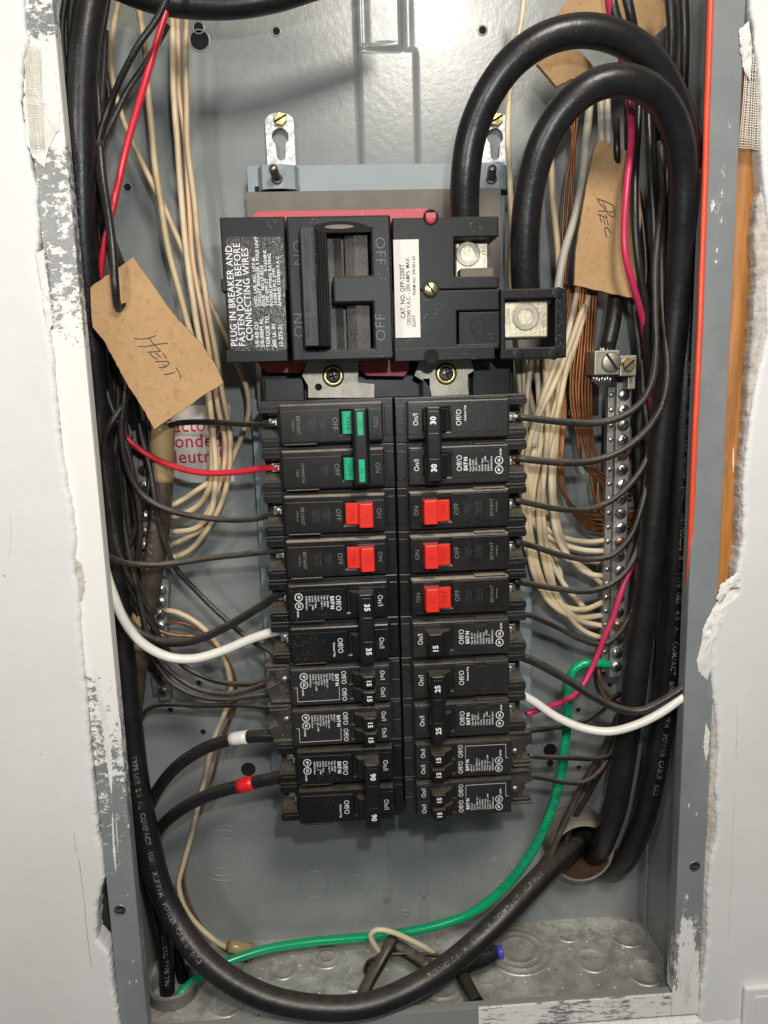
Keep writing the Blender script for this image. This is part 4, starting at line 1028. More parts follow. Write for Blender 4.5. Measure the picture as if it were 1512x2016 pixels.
WT = ' C(UL) TYPE '
wire('breaker_cable', 'glossy black cable banded with white tape, leaving the left column', M['wire_gloss'], 3.9,
     [(560, 1449, 22), (500, 1450, 26), (455, 1456, 30), (400, 1475, 34), (345, 1512, 38), (305, 1565, 44), (283, 1630, 52), (280, 1700, 58), (300, 1800, 58), (322, 1890, 54), (334, 1960, 50), (338, 2020, 48)],
     'cable', n=18, wob=.3, bands=[('tape_wrap', .086, .130, M['tape_white'], .35)])
wire('breaker_cable', 'glossy black lettered cable banded with red tape, below the white banded one', M['wire_gloss'], 4.1,
     [(580, 1528, 22), (520, 1536, 28), (470, 1548, 32), (410, 1566, 36), (350, 1598, 42), (310, 1640, 50), (296, 1700, 58), (312, 1780, 62), (345, 1870, 62), (364, 1950, 56), (368, 2020, 52)],
     'cable', n=18, wob=.3, bands=[('tape_wrap', .113, .16, M['tape_red'], .35)],
     prints=[dict(body=WT, s0=3.5, size=3.4, m=M['white_ink'], bold=.02, ang=.95, rev=False), dict(body='L L (UL) MM-7 CU 600 V  VW-1', s0=34, size=3.2, m=ink, bold=.02, ang=.9)])
wire('conduit_cable', 'black lettered cable standing in the lower left conduit connector', M['wire_gloss'], 5.2,
     [(300, 1700, 66), (318, 1800, 60), (328, 1900, 52), (330, 1970, 46), (331, 2040, 44)], 'cable', n=18, prints=[dict(body='CT-1 OR GR II OIL CUL TYPE T90', s0=20, size=4, m=ink, bold=.01, ang=.2)])
wire('top_cable', 'black cable crossing the top edge of the box behind the cream wires', M['cable'], 7.2,
     [(150, -70, 26), (230, -30, 28), (300, -4, 28), (380, 8, 28), (460, 8, 28), (540, -6, 28), (620, -30, 28), (760, -70, 30)], 'cable', n=22, wob=.2)

# ------------------------------------------------------------------ thinner wires, left half
LW = 'black wires down the left side'
def W(label, m, r, pts, group=None, **k):
    if m == 'wire_cream': m = random.choice(('wire_cream', 'wire_cream', 'wire_cream2', 'wire_cream3')); r *= random.uniform(.93, 1.06)
    if r < 2.2 and m != 'wire_orange': k.setdefault('wob', .6)
    return wire(k.pop('name', 'wire'), label, M[m], r, pts, k.pop('cat', 'wire'), group, **k)
W('thin black wire ending on the upper green handle pole, left column', 'wire_black', 1.75, [(556, 838, 18), (525, 837, 22), (460, 834, 34), (400, 831, 44), (350, 833, 50), (305, 845, 54), (275, 830, 50), (255, 780, 44), (243, 700, 38), (236, 620, 26), (229, 560, 12), (222, 480, 12), (205, 400, 16), (193, 320, 20), (198, 260, 22), (215, 210, 22), (240, 150, 16), (272, 90, 10), (310, 35, 8), (340, -30, 8)], strip=(0, 3, M['copper_dull'], .9))
W('red wire running diagonally down to the lower green handle pole', 'wire_red', 1.85, [(562, 922, 18), (528, 921, 22), (460, 930, 30), (390, 930, 36), (330, 914, 42), (280, 888, 46), (240, 852, 46), (214, 800, 44), (202, 720, 40), (198, 640, 36), (197, 560, 30), (204, 490, 26), (224, 400, 24), (250, 290, 22), (280, 180, 22), (308, 85, 24), (330, 10, 26), (345, -40, 26)], strip=(0, 3, M['copper_dull'], 1.))
W('dusty black wire ending on the upper red handled breaker of the left column', 'wire_dusty', 1.85, [(568, 1006, 18), (545, 1010, 22), (500, 1021, 28), (430, 1022, 34), (370, 1015, 36), (315, 998, 38), (275, 968, 38), (250, 920, 36), (240, 850, 34), (244, 790, 34), (252, 720, 36), (246, 640, 34), (228, 560, 30), (215, 470, 28), (198, 380, 28), (190, 250, 30), (196, 120, 30), (215, -30, 30)], LW, strip=(0, 3, M['copper_dull'], .9))
W('dusty black wire ending on the lower red handled breaker of the left column', 'wire_dusty', 1.85, [(570, 1083, 18), (545, 1084, 20), (490, 1090, 26), (420, 1098, 30), (350, 1108, 30), (290, 1112, 26), (245, 1108, 20), (214, 1095, 14), (195, 1075, 12)], strip=(0, 3, M['copper_dull'], .9))
W('thicker black wire curving up to the upper pole of the 35 breaker', 'wire_black', 2.6, [(582, 1164, 18), (552, 1170, 21), (510, 1196, 26), (450, 1232, 30), (390, 1258, 34), (330, 1265, 38), (285, 1252, 42), (245, 1212, 46), (225, 1160, 50), (212, 1080, 54), (205, 950, 56), (196, 800, 54), (185, 600, 50), (180, 400, 46), (172, 200, 46), (160, 0, 46)], strip=(0, 3, M['alu'], 1.5))
W('thick white wire sweeping up to the lower pole of the 35 breaker', 'wire_white', 2.9, [(590, 1240, 18), (552, 1241, 21), (500, 1256, 26), (440, 1281, 28), (380, 1297, 28), (330, 1293, 27), (280, 1266, 24), (245, 1222, 21), (222, 1168, 20), (204, 1110, 22), (190, 1050, 28), (182, 980, 34)], strip=(0, 3, M['alu'], 1.6))
W('dusty black wire slanting across to the shroud beside the lower 35 pole', 'wire_dusty', 1.75, [(556, 1300, 26), (535, 1284, 30), (490, 1258, 38), (440, 1215, 46), (390, 1165, 50), (345, 1118, 48), (325, 1070, 46), (308, 1000, 44), (295, 920, 46), (275, 840, 50), (268, 780, 54), (262, 700, 60)], LW)
W('dusty black wire curving low to the upper tandem breaker of the left column', 'wire_dusty', 1.8, [(560, 1334, 22), (535, 1343, 26), (490, 1358, 32), (440, 1366, 36), (390, 1357, 40), (345, 1330, 42), (310, 1290, 44), (288, 1240, 46), (270, 1160, 48), (252, 1080, 50), (238, 980, 52), (228, 860, 52), (214, 720, 50)], LW)
W('lower of two black wires curving to the upper left tandem breaker', 'wire_dusty', 1.7, [(560, 1366, 24), (530, 1368, 28), (480, 1374, 34), (430, 1377, 38), (380, 1368, 42), (335, 1342, 46), (305, 1300, 48), (280, 1240, 52), (262, 1160, 54), (245, 1060, 56), (232, 940, 58), (222, 800, 58)], LW)
W('thin black wire reaching the lower left tandem breaker from the left cables', 'wire_dusty', 1.6, [(560, 1400, 30), (520, 1392, 36), (470, 1388, 42), (400, 1389, 50), (345, 1386, 56), (310, 1388, 60), (285, 1402, 64), (268, 1440, 68)])
for i, (du, t) in enumerate(((0, 'wire hugging the left wall'), (13, 'wire second from the left wall'), (26, 'wire third from the left wall'), (40, 'wire nearest the tan taped cable'))):
    W('dusty black vertical '+t+' below the cardboard tag', 'wire_dusty', 1.75, [(196+du*.6, 600, 44+i*3), (205+du*.8, 760, 46+i*3), (214+du, 900, 48+i*3), (226+du, 1020, 50+i*2), (238+du*1.05, 1120, 52+i), (256+du, 1210, 56), (270+du*.8, 1290, 62)], LW)
for i, (u0, u1, t) in enumerate(((128, 150, 'far left edge of the box top'), (142, 158, 'left of the thick cable at the top'), (205, 186, 'right of the thick cable at the top'))):
    W('black wire running down at the '+t, 'wire_black', 1.9, [(u0+8, -40, 50), (u0-4, 40, 52), (u0-2, 120, 54), (u0+10, 200, 56), (u1, 300, 58), (u1+8, 450, 58), (u1+18, 620, 58), (u1+40, 800, 60)], LW)
W('black wire dropping just left of the red one behind the cardboard', 'wire_dusty', 1.8, [(188, 120, 24), (196, 240, 24), (200, 340, 24), (210, 440, 24), (232, 500, 26), (255, 560, 40), (262, 660, 46), (254, 760, 40), (240, 800, 34), (215, 840, 30), (205, 870, 34), (212, 960, 46), (222, 1080, 50)], LW)
W('short black wire entering the hole of the HEAT cardboard', 'wire_black', 2.1, [(196, 280, 12), (204, 360, 8), (216, 440, 2), (224, 520, -3), (228, 570, -4), (231, 600, 0), (236, 612, 10)])
W('second black wire curving out from under the red wire near the top', 'wire_dusty', 1.7, [(330, 50, 30), (290, 120, 26), (250, 180, 24), (222, 240, 24), (196, 300, 28), (188, 360, 34), (190, 440, 40)], LW)

CW = 'cream wires on the left'
W('cream wire bowing left at the top then slanting behind the main breaker', 'wire_cream', 1.75, [(240, -30, 66), (226, 40, 66), (218, 100, 66), (224, 170, 66), (244, 240, 66), (280, 320, 66), (318, 400, 64), (360, 490, 62), (410, 590, 62), (444, 660, 64), (468, 720, 66), (487, 770, 66), (490, 815, 66), (474, 865, 66), (452, 920, 64), (438, 990, 62), (400, 1040, 60), (340, 1072, 58)], CW)
W('cream wire starting near the dark hole and running to the HEAT cardboard', 'wire_cream', 1.8, [(268, -20, 64), (278, 40, 64), (288, 130, 64), (296, 230, 63), (306, 330, 62), (320, 430, 60), (338, 520, 58), (366, 620, 56), (392, 720, 54), (412, 800, 54), (418, 880, 54), (412, 960, 56), (384, 1000, 58), (338, 1020, 60)], CW)
W('cream wire just left of the dark hole, longest of the straight ones', 'wire_cream', 1.9, [(336, -20, 60), (340, 60, 60), (340, 150, 60), (348, 260, 60), (356, 380, 58), (368, 500, 56), (384, 620, 54), (406, 740, 52), (420, 850, 52), (424, 940, 52), (414, 1010, 54), (384, 1040, 56), (338, 1048, 58)], CW)
W('cream wire nearest the dark hole, bending at the bonded sticker', 'wire_cream', 1.8, [(368, -20, 58), (366, 60, 58), (366, 160, 58), (370, 280, 58), (382, 400, 58), (396, 520, 56), (416, 640, 54), (436, 760, 54), (452, 850, 54), (452, 920, 54), (436, 990, 54), (404, 1050, 56), (372, 1085, 58), (334, 1100, 60)], CW)
W('peach coloured wire twisting between the straight cream ones', 'wire_peach', 1.7, [(350, 20, 64), (350, 90, 64), (352, 180, 64), (366, 280, 63), (372, 400, 62), (380, 520, 60), (400, 620, 58), (412, 700, 58), (430, 800, 58), (444, 880, 58), (430, 960, 58), (402, 1020, 60), (372, 1058, 60), (336, 1075, 62)])
W('cream wire curling into the bar above the black crossing wire', 'wire_cream', 1.75, [(430, 900, 58), (424, 940, 58), (400, 958, 58), (368, 980, 60), (334, 998, 62)], CW)
W('speckled cream wire arching over the copper one at lower left', 'wire_cream', 1.7, [(326, 1202, 62), (345, 1204, 60), (380, 1220, 58), (412, 1248, 58), (438, 1290, 60), (452, 1330, 62), (454, 1370, 64), (440, 1410, 66), (420, 1460, 70), (402, 1540, 74), (382, 1620, 76), (362, 1700, 76), (352, 1745, 74), (366, 1790, 72), (398, 1830, 70), (440, 1862, 70), (476, 1872, 76)])
W('bare copper wire following the speckled cream one down to the clamp', 'copper_dull', 1.0, [(326, 1228, 64), (356, 1226, 62), (392, 1238, 60), (424, 1266, 60), (448, 1310, 62), (464, 1356, 66), (460, 1400, 68), (438, 1450, 72), (420, 1530, 76), (390, 1600, 78), (374, 1660, 80), (362, 1730, 80), (378, 1790, 76), (410, 1840, 74), (446, 1872, 74), (476, 1880, 78)], n=8, name='copper_wire')
W('second bare copper wire crossing behind the white wire', 'copper_dull', 1.2, [(238, 1196, 58), (262, 1206, 56), (300, 1236, 54), (340, 1250, 54), (400, 1256, 56), (440, 1290, 60), (462, 1340, 64), (458, 1400, 68), (440, 1450, 74)], n=8, name='copper_wire')

for i, (pts, t) in enumerate((([(182, 60, 34), (190, 160, 34), (196, 260, 34), (205, 360, 34), (214, 440, 34), (226, 500, 36)], 'crossing behind the red wire'),
              ([(208, 60, 40), (203, 160, 40), (196, 250, 40), (198, 340, 42), (206, 430, 44), (200, 520, 44), (190, 640, 44)], 'pressed against the thick cable'),
              ([(176, 150, 44), (192, 260, 42), (200, 380, 40), (214, 470, 38), (236, 540, 40), (262, 640, 46), (262, 760, 50)], 'bending toward the HEAT cardboard'),
              ([(180, 300, 50), (186, 420, 50), (190, 520, 50), (214, 640, 50), (232, 760, 50), (228, 860, 50)], 'deepest beside the thick cable'),
              ([(192, 780, 36), (200, 880, 38), (214, 980, 42), (236, 1090, 46), (262, 1170, 50), (300, 1230, 52), (330, 1290, 54)], 'running under the crossing black wire'),
              ([(252, 760, 46), (236, 840, 44), (218, 930, 44), (222, 1040, 44), (250, 1130, 46), (292, 1196, 50), (318, 1262, 54), (360, 1310, 56), (420, 1340, 52), (500, 1346, 36), (545, 1336, 26)], 'joining the pair at the upper tandem breaker'),
              ([(268, 700, 60), (286, 790, 58), (296, 880, 54), (292, 960, 50), (266, 1040, 50), (240, 1120, 52), (232, 1220, 56), (244, 1330, 60)], 'weaving across the grimy terminal bar'),
              ([(200, 700, 40), (216, 790, 38), (246, 870, 38), (268, 960, 40), (276, 1050, 44), (262, 1140, 50), (252, 1240, 56)], 'crossing under the red wire'),
              ([(240, 900, 58), (262, 1000, 58), (276, 1100, 56), (292, 1190, 54), (300, 1260, 56)], 'in front of the tan taped cable'))):
    W('dusty black wire %s, left side' % t, 'wire_dusty', 1.7, pts, LW)
for i, (pts, t) in enumerate((([(1288, 220, 54), (1290, 360, 52), (1306, 470, 50), (1302, 600, 50), (1308, 740, 52), (1300, 860, 54)], 'crossing deep in the bundle'),
              ([(1270, 560, 46), (1290, 640, 44), (1304, 720, 44), (1300, 800, 46), (1288, 900, 50)], 'crossing the pink one'),
              ([(1248, 600, 52), (1258, 700, 52), (1262, 800, 54), (1256, 900, 56), (1262, 1000, 58)], 'just right of the terminal screws'))):
    W('dusty black wire %s, right side' % t, 'wire_dusty', 2.0, pts, 'black wires bundled beside the REC cardboard')

# ------------------------------------------------------------------ thinner wires, right half
W('black wire ending on the upper pole of the 30 breaker', 'wire_dusty', 2.1, [(1018, 820, 18), (1050, 824, 18), (1110, 831, 20), (1170, 833, 22), (1220, 822, 22), (1262, 792, 22), (1284, 750, 22), (1292, 690, 22), (1290, 610, 24), (1290, 520, 26), (1298, 440, 28), (1304, 370, 32), (1300, 280, 40)], strip=(0, 2.5, M['wire_cream'], 1.2))
W('black wire ending on the lower pole of the 30 breaker', 'wire_dusty', 2.1, [(1016, 902, 18), (1050, 906, 18), (1110, 911, 20), (1170, 907, 22), (1222, 888, 22), (1270, 850, 22), (1302, 800, 22), (1314, 740, 22), (1312, 670, 24), (1304, 590, 26), (1302, 500, 28), (1308, 400, 34)], strip=(0, 2.5, M['copper_dull'], 1.2))
W('dusty black wire ending on the uppermost red handled breaker, right column', 'wire_dusty', 1.85, [(1012, 984, 18), (1040, 990, 20), (1100, 1002, 26), (1160, 1002, 30), (1205, 985, 32), (1240, 955, 32), (1268, 915, 34), (1284, 860, 40), (1286, 800, 46)])
W('dusty black wire ending on the middle red handled breaker, right column', 'wire_dusty', 1.85, [(1014, 1066, 18), (1045, 1074, 22), (1100, 1092, 26), (1160, 1101, 28), (1205, 1092, 28), (1242, 1055, 28), (1262, 1000, 30), (1274, 940, 36), (1276, 860, 42), (1268, 780, 48), (1262, 700, 52)])
W('dusty black wire ending on the lowest red handled breaker, right column', 'wire_dusty', 1.85, [(1012, 1144, 18), (1045, 1150, 22), (1100, 1160, 26), (1160, 1164, 28), (1205, 1148, 30), (1236, 1120, 32), (1256, 1080, 40), (1270, 1020, 48)])
W('dusty black wire dipping to the breaker with the single 15 handle', 'wire_dusty', 1.7, [(1024, 1208, 20), (1045, 1212, 24), (1100, 1236, 34), (1145, 1260, 40), (1186, 1269, 44), (1215, 1250, 44), (1236, 1220, 44), (1258, 1190, 48)])
W('black wire passing in front of the thick cables to the 25 breaker', 'wire_black', 2.6, [(1024, 1292, 18), (1050, 1302, 18), (1110, 1334, 16), (1170, 1372, 12), (1220, 1396, 9), (1260, 1400, 8), (1305, 1380, 6), (1345, 1354, 5), (1370, 1336, 6)])
W('white wire passing in front of the thick cables beside the black one', 'wire_white', 2.6, [(1024, 1366, 18), (1050, 1380, 18), (1096, 1411, 16), (1150, 1434, 12), (1200, 1440, 8), (1250, 1428, 5), (1300, 1404, 4), (1345, 1372, 4), (1372, 1354, 6)])
W('cut pink wire rising from the 25 breaker behind the screws', 'wire_pink', 1.9, [(1036, 1406, 24), (1060, 1397, 26), (1100, 1384, 32), (1130, 1368, 36), (1152, 1342, 40), (1172, 1300, 42), (1192, 1250, 42), (1208, 1215, 42), (1220, 1175, 42), (1232, 1140, 44), (1252, 1100, 50)])
W('thin black wire lying below the white one beside the 25 breaker', 'wire_black', 1.7, [(1030, 1440, 26), (1055, 1437, 30), (1110, 1430, 40), (1150, 1420, 48), (1178, 1400, 54), (1200, 1378, 60), (1222, 1366, 64)])
W('thin black wire ending on the upper tandem breaker of the right column', 'wire_dusty', 1.65, [(1040, 1488, 22), (1070, 1491, 28), (1120, 1492, 36), (1170, 1494, 44), (1210, 1484, 50), (1230, 1470, 56)])
W('thin black wire ending on the lower tandem breaker of the right column', 'wire_dusty', 1.65, [(1040, 1528, 22), (1070, 1532, 28), (1110, 1540, 34), (1148, 1540, 40), (1176, 1522, 46), (1196, 1496, 52), (1212, 1462, 56)])
W('bright pink wire crossing the REC cardboard', 'wire_pink', 1.95, [(1196, -20, 6), (1201, 20, 10), (1218, 90, 20), (1232, 160, 26), (1241, 220, 24), (1242, 290, 20), (1234, 360, 16), (1229, 430, 14), (1231, 500, 14), (1246, 560, 18), (1260, 610, 26), (1272, 670, 36), (1280, 740, 44), (1282, 820, 50), (1275, 920, 56)])
BR = 'black wires bundled beside the REC cardboard'
for i, (pts, t) in enumerate((([(1258, 190, 34), (1255, 260, 32), (1250, 340, 26), (1250, 430, 22), (1256, 510, 22), (1268, 590, 26), (1276, 680, 34), (1282, 760, 44)], 'touching the pink one'),
              ([(1275, 180, 40), (1278, 280, 36), (1284, 380, 32), (1288, 470, 32), (1284, 560, 34), (1276, 640, 38), (1270, 700, 44)], 'second from the pink one'),
              ([(1296, 200, 46), (1296, 300, 44), (1300, 400, 40), (1300, 500, 38), (1296, 620, 40), (1300, 720, 44), (1296, 820, 50)], 'in the middle of the bundle'),
              ([(1315, 260, 50), (1312, 350, 48), (1312, 450, 46), (1316, 560, 46), (1322, 680, 48), (1318, 800, 52)], 'nearest the thick cables'),
              ([(1236, 200, 48), (1240, 320, 46), (1262, 420, 46), (1272, 540, 48), (1262, 660, 52), (1258, 800, 56), (1262, 900, 58)], 'deepest in the bundle'),
              ([(1198, -30, 10), (1212, 30, 10), (1228, 70, 14), (1246, 110, 20), (1262, 160, 28)], 'entering at the top beside the pink one'),
              ([(1228, -30, 12), (1240, 20, 12), (1250, 70, 18), (1270, 130, 26)], 'second at the top beside the pink one'),
              ([(1316, -30, 14), (1322, 40, 16), (1320, 120, 22), (1312, 200, 30), (1310, 300, 40)], 'hanging at the top right corner'),
              ([(1344, -30, 20), (1348, 60, 24), (1346, 160, 32), (1340, 260, 42)], 'closest to the top right flange'))):
    W('black wire '+t+', upper right', 'wire_black', 2.3 if i < 5 else 2.6, pts, BR)
W('stout black cable end stripped into the upper right neutral lug', 'wire_black', 4.6, [(1214, 520, 50), (1212, 590, 46), (1206, 640, 44), (1196, 686, 44)], cat='cable', name='neutral_cable', n=18)
W('orange wire running straight down along the right flange', 'wire_orange', 1.65, [(1400, -60, 0), (1397, 60, 0), (1392, 200, 0), (1388, 350, 0), (1382, 520, 0), (1376, 680, 0), (1368, 850, 0), (1362, 1000, 1), (1357, 1120, 3), (1345, 1260, 12)], wob=.1)
W('green lettered ground wire sweeping from the right bar to the lower left', 'wire_green', 3.1, [(1200, 1308, 56), (1170, 1305, 56), (1146, 1307, 56), (1128, 1322, 56), (1121, 1350, 56), (1118, 1400, 55), (1112, 1470, 54), (1102, 1540, 54), (1080, 1610, 54), (1045, 1680, 56), (995, 1745, 58), (930, 1797, 60), (860, 1822, 62), (780, 1838, 64), (690, 1848, 66), (600, 1856, 66), (520, 1870, 64), (450, 1893, 58), (410, 1912, 52), (376, 1936, 45), (350, 1962, 38)], n=18,
  prints=[dict(body='8 AWG  OR GR II', s0=6, size=3, m=M['black_ink'], bold=.01, ang=.6), dict(body='THWN OR AWM  GRADWIN  OR AWM  THWN  ORL AWM  WRE  AWG GAS II', s0=34, size=3, m=M['black_ink'], bold=.01, ang=-.1), dict(body='OR THHN  OIL RES II   CUL 8 AWG  WRE', s0=140, size=3, m=M['black_ink'], bold=.01, ang=-.7)])
CR = 'cream wires feeding the right terminal bar'
BY = 60
for i, (lab, pts) in enumerate((
    ('topmost cream wire entering the right bar', [(1160, 580, 52), (1138, 660, 50), (1112, 740, 50), (1082, 830, 52), (1050, 930, 54), (1046, 990, 56), (1062, 1030, 58), (1110, 1058, 60), (1160, 1066, 60), (1196, 1063, 60)]),
    ('second cream wire from the top entering the right bar', [(1055, 700, 56), (1060, 800, 56), (1050, 900, 54), (1038, 985, 56), (1058, 1040, 58), (1105, 1070, 60), (1150, 1083, 60), (1190, 1085, 60)]),
    ('cream wire crossing to the right bar below the second black loop', [(1140, 560, 56), (1118, 660, 54), (1098, 770, 52), (1086, 880, 52), (1086, 980, 54), (1098, 1060, 56), (1130, 1108, 58), (1160, 1130, 60), (1186, 1134, 60)]),
    ('cream wire diving under the second black loop to the bar', [(1085, 700, 52), (1070, 800, 52), (1062, 900, 54), (1050, 985, 56), (1070, 1060, 58), (1110, 1096, 58), (1150, 1118, 60), (1188, 1152, 62)]),
    ('fourth cream wire from the bottom of the right bar', [(1030, 700, 58), (1034, 830, 56), (1040, 960, 54), (1048, 1080, 54), (1070, 1150, 56), (1108, 1192, 58), (1150, 1200, 58), (1188, 1185, 60)]),
    ('third cream wire from the bottom of the right bar', [(1046, 700, 50), (1036, 800, 50), (1028, 900, 52), (1038, 1050, 52), (1050, 1130, 54), (1086, 1190, 56), (1130, 1215, 58), (1188, 1211, 60)]),
    ('second cream wire from the bottom of the right bar', [(1124, 690, 48), (1102, 790, 48), (1076, 900, 50), (1060, 1000, 52), (1070, 1100, 54), (1098, 1180, 56), (1140, 1220, 58), (1188, 1233, 60)]),
    ('lowest cream wire of the right bar', [(1072, 700, 46), (1078, 850, 48), (1068, 980, 50), (1078, 1090, 54), (1098, 1170, 56), (1134, 1230, 58), (1160, 1248, 60), (1188, 1256, 60)]),
    ('cream wire looping low behind the third black wire', [(1092, 690, 58), (1088, 800, 60), (1074, 900, 60), (1060, 1000, 60), (1074, 1080, 62), (1110, 1150, 64), (1150, 1196, 64)]),
    ('cream wire crossing from the lug frame toward the bar', [(1022, 700, 64), (1044, 780, 64), (1062, 880, 62), (1056, 980, 62), (1072, 1050, 62), (1120, 1094, 64), (1180, 1106, 64)]),
    ('cream wire crossing leftward above the first black loop', [(1150, 600, 46), (1118, 690, 44), (1084, 770, 44), (1052, 840, 46), (1034, 920, 48), (1040, 1000, 50), (1052, 1090, 54), (1080, 1168, 56), (1120, 1212, 58)]),
    ('cream wire falling straight beside the black printed label', [(1074, 690, 62), (1068, 790, 64), (1064, 880, 66), (1070, 960, 66), (1084, 1060, 66), (1106, 1140, 66)]),
    ('cream wire straying left against the right breakers', [(1100, 700, 44), (1066, 790, 46), (1040, 880, 48), (1030, 980, 50), (1036, 1080, 54), (1064, 1140, 58), (1110, 1192, 60)]),
    ('long cream wire hanging from the top between strap and cable', [(1034, -40, 60), (1028, 30, 60), (1014, 110, 60), (1002, 190, 60), (999, 260, 60), (1004, 340, 60), (1006, 430, 60), (1004, 520, 60), (1010, 620, 62), (1020, 720, 60), (1028, 820, 60), (1030, 900, 60), (1036, 1000, 62), (1056, 1100, 64)]),
    ('cream wire inside the inner cable loop, crossing behind the lug frame', [(1086, 200, 50), (1085, 290, 50), (1088, 380, 50), (1096, 470, 50), (1102, 560, 50), (1103, 660, 50), (1100, 760, 50), (1094, 860, 52), (1090, 950, 54), (1100, 1040, 56), (1124, 1110, 60)]))):
    W(lab, 'wire_cream', 1.8, pts, CR, strip=(1, 4.5, M['copper_dull'], .95) if i < 8 else None)
W('grey white wire slanting down left of the REC cardboard', 'wire_grey', 2.4, [(1162, 200, 44), (1154, 280, 44), (1145, 360, 44), (1128, 440, 44), (1110, 500, 44), (1098, 570, 46), (1092, 650, 48), (1080, 730, 48), (1066, 800, 50), (1048, 880, 52)])
for i, (du, t) in enumerate(((0, 'left'), (13, 'right'))):
    W('cream wire entering the REC cardboard hole, %s of the pair' % t, 'wire_grey', 1.9, [(1182+du, 180, 36), (1183+du, 230, 34), (1184+du, 275, 32), (1186+du, 300, 36)])
GC = 'bare copper grounds curving into the right bar'
for i in range(8):
    e = 940+i*10 if i < 4 else 962+i*9
    W('bare copper wire, %s in the bundle below the REC cardboard' % ('leftmost', 'second from left', 'third from left', 'fourth from left', 'fourth from right', 'third from right', 'second from right', 'rightmost')[i], 'copper', .95, [(1140+i*5, 560, 56-i), (1130+i*5.5, 660, 54), (1122+i*6, 780, 54+i*.5), (1136+i*4.2, 860, 54+i), (1146+i*5-(i % 3)*4, 915, 54+i), (1172+(i % 4)*4, e-16, 58), (1200, e, 61), (1250, e+2+(i % 3), 61)], GC, n=8, name='copper_wire')
for i in range(7):
    e = 1000+i*8.5
    W('bare copper wire entering the bar, %s of the low curving bundle' % ('topmost', 'second', 'third', 'middle', 'fifth', 'sixth', 'lowest')[i], 'copper', .95, [(1128-i*3, 560, 60), (1112-i*2, 680, 58), (1100+i*2.2, 800, 58), (1094+i*2.4, 900, 56), (1104+i*2, 960+i*4, 56), (1134+i*2, 1000+i*5, 58), (1176, e-2, 61), (1206, e, 61), (1252, e+(i % 2)*4, 61)], GC, n=8, name='copper_wire')
for i in range(3):
    W('bare copper strand inside the inner cable loop, %s of three' % ('right', 'middle', 'left')[i], 'copper', .85, [(1142-i*12, 190, 56), (1132-i*3, 280, 56), (1128-i*8, 380, 56), (1120-i*6, 470, 58), (1110-i*2, 570, 60)], 'copper strands inside the loop', n=8, name='copper_wire')
W('grimy bundled wires rising from the conduit hub beside the green wire', 'cable_brown', 2.2, [(1222, 1400, 70), (1190, 1470, 72), (1150, 1540, 74), (1120, 1600, 74), (1092, 1660, 72), (1066, 1700, 70)])
W('second grimy wire beside the conduit hub', 'cable_brown', 2.0, [(1215, 1440, 66), (1176, 1500, 68), (1140, 1560, 70), (1112, 1620, 68), (1080, 1690, 66), (1052, 1740, 66)])
W('grimy wire passing just above the conduit hub', 'wire_dusty', 2.0, [(1226, 1420, 74), (1200, 1490, 76), (1166, 1550, 78), (1132, 1610, 78), (1104, 1680, 76), (1080, 1730, 74)])
W('brown wire curling from the foot of the right bar', 'copper_dull', 1.4, [(1178, 1314, 60), (1182, 1340, 60), (1192, 1364, 62), (1210, 1382, 64), (1235, 1392, 66)], n=8)
# bottom odds and ends
W('cream wire looped over the green one at the bottom', 'wire_cream', 1.9, [(752, 1880, 44), (736, 1858, 42), (730, 1840, 42), (742, 1830, 42), (770, 1834, 42), (806, 1850, 44), (838, 1866, 46), (858, 1878, 50)])
W('second thin black lead crossing the taped stubs at the bottom', 'wire_black', 1.2, [(780, 1935, 40), (830, 1928, 38), (880, 1918, 36), (915, 1908, 34)])
W('thin black wire looping under the cream one at the bottom', 'wire_black', 1.4, [(732, 1930, 50), (720, 1912, 48), (726, 1895, 46), (756, 1882, 44), (800, 1877, 44), (850, 1880, 46), (900, 1888, 50)])
W('black fabric taped cable stub rising at the bottom left of centre', 'wire_black', 4.9, [(708, 1972, 16), (726, 1934, 28), (748, 1896, 38), (764, 1866, 44), (772, 1850, 50)], cat='cable', name='cable_stub', n=14, flat=.8)
W('second black taped cable stub leaning right at the bottom', 'wire_black', 4.4, [(768, 1856, 52), (790, 1868, 48), (816, 1884, 42), (846, 1904, 34)], cat='cable', name='cable_stub', n=14, flat=.6)
W('glossy black taped lead hanging below the blue tipped connector', 'wire_gloss', 4.6, [(900, 1892, 40), (908, 1914, 34), (918, 1938, 26), (930, 1960, 17), (940, 1976, 9)], cat='cable', name='taped_lead', n=14, wob=1.2)
p0, p1 = at(905, 1888, 38), at(984, 1875, 36)
e = empty('wire_splice', p0, 'black tapered splice connector with a blue tip at the bottom of the box', 'connector')
ax = (p1-p0); L_ = ax.length
mb = MB(); mb.lathe([(0, 0), (8.6, 0), (9.6, L_*.2), (9.0, L_*.5), (6.4, L_*.8), (4.2, L_*.96), (0, L_*.97)], 20, p0, ax); shift(mb, p0).build('sleeve', M['wire_gloss'], e)
mb = MB(); mb.lathe([(0, L_*.95), (4.3, L_*.95), (4.3, L_*1.06), (3.9, L_*1.08), (0, L_*1.06)], 20, p0, ax); shift(mb, p0).build('tip', M['blue'], e)
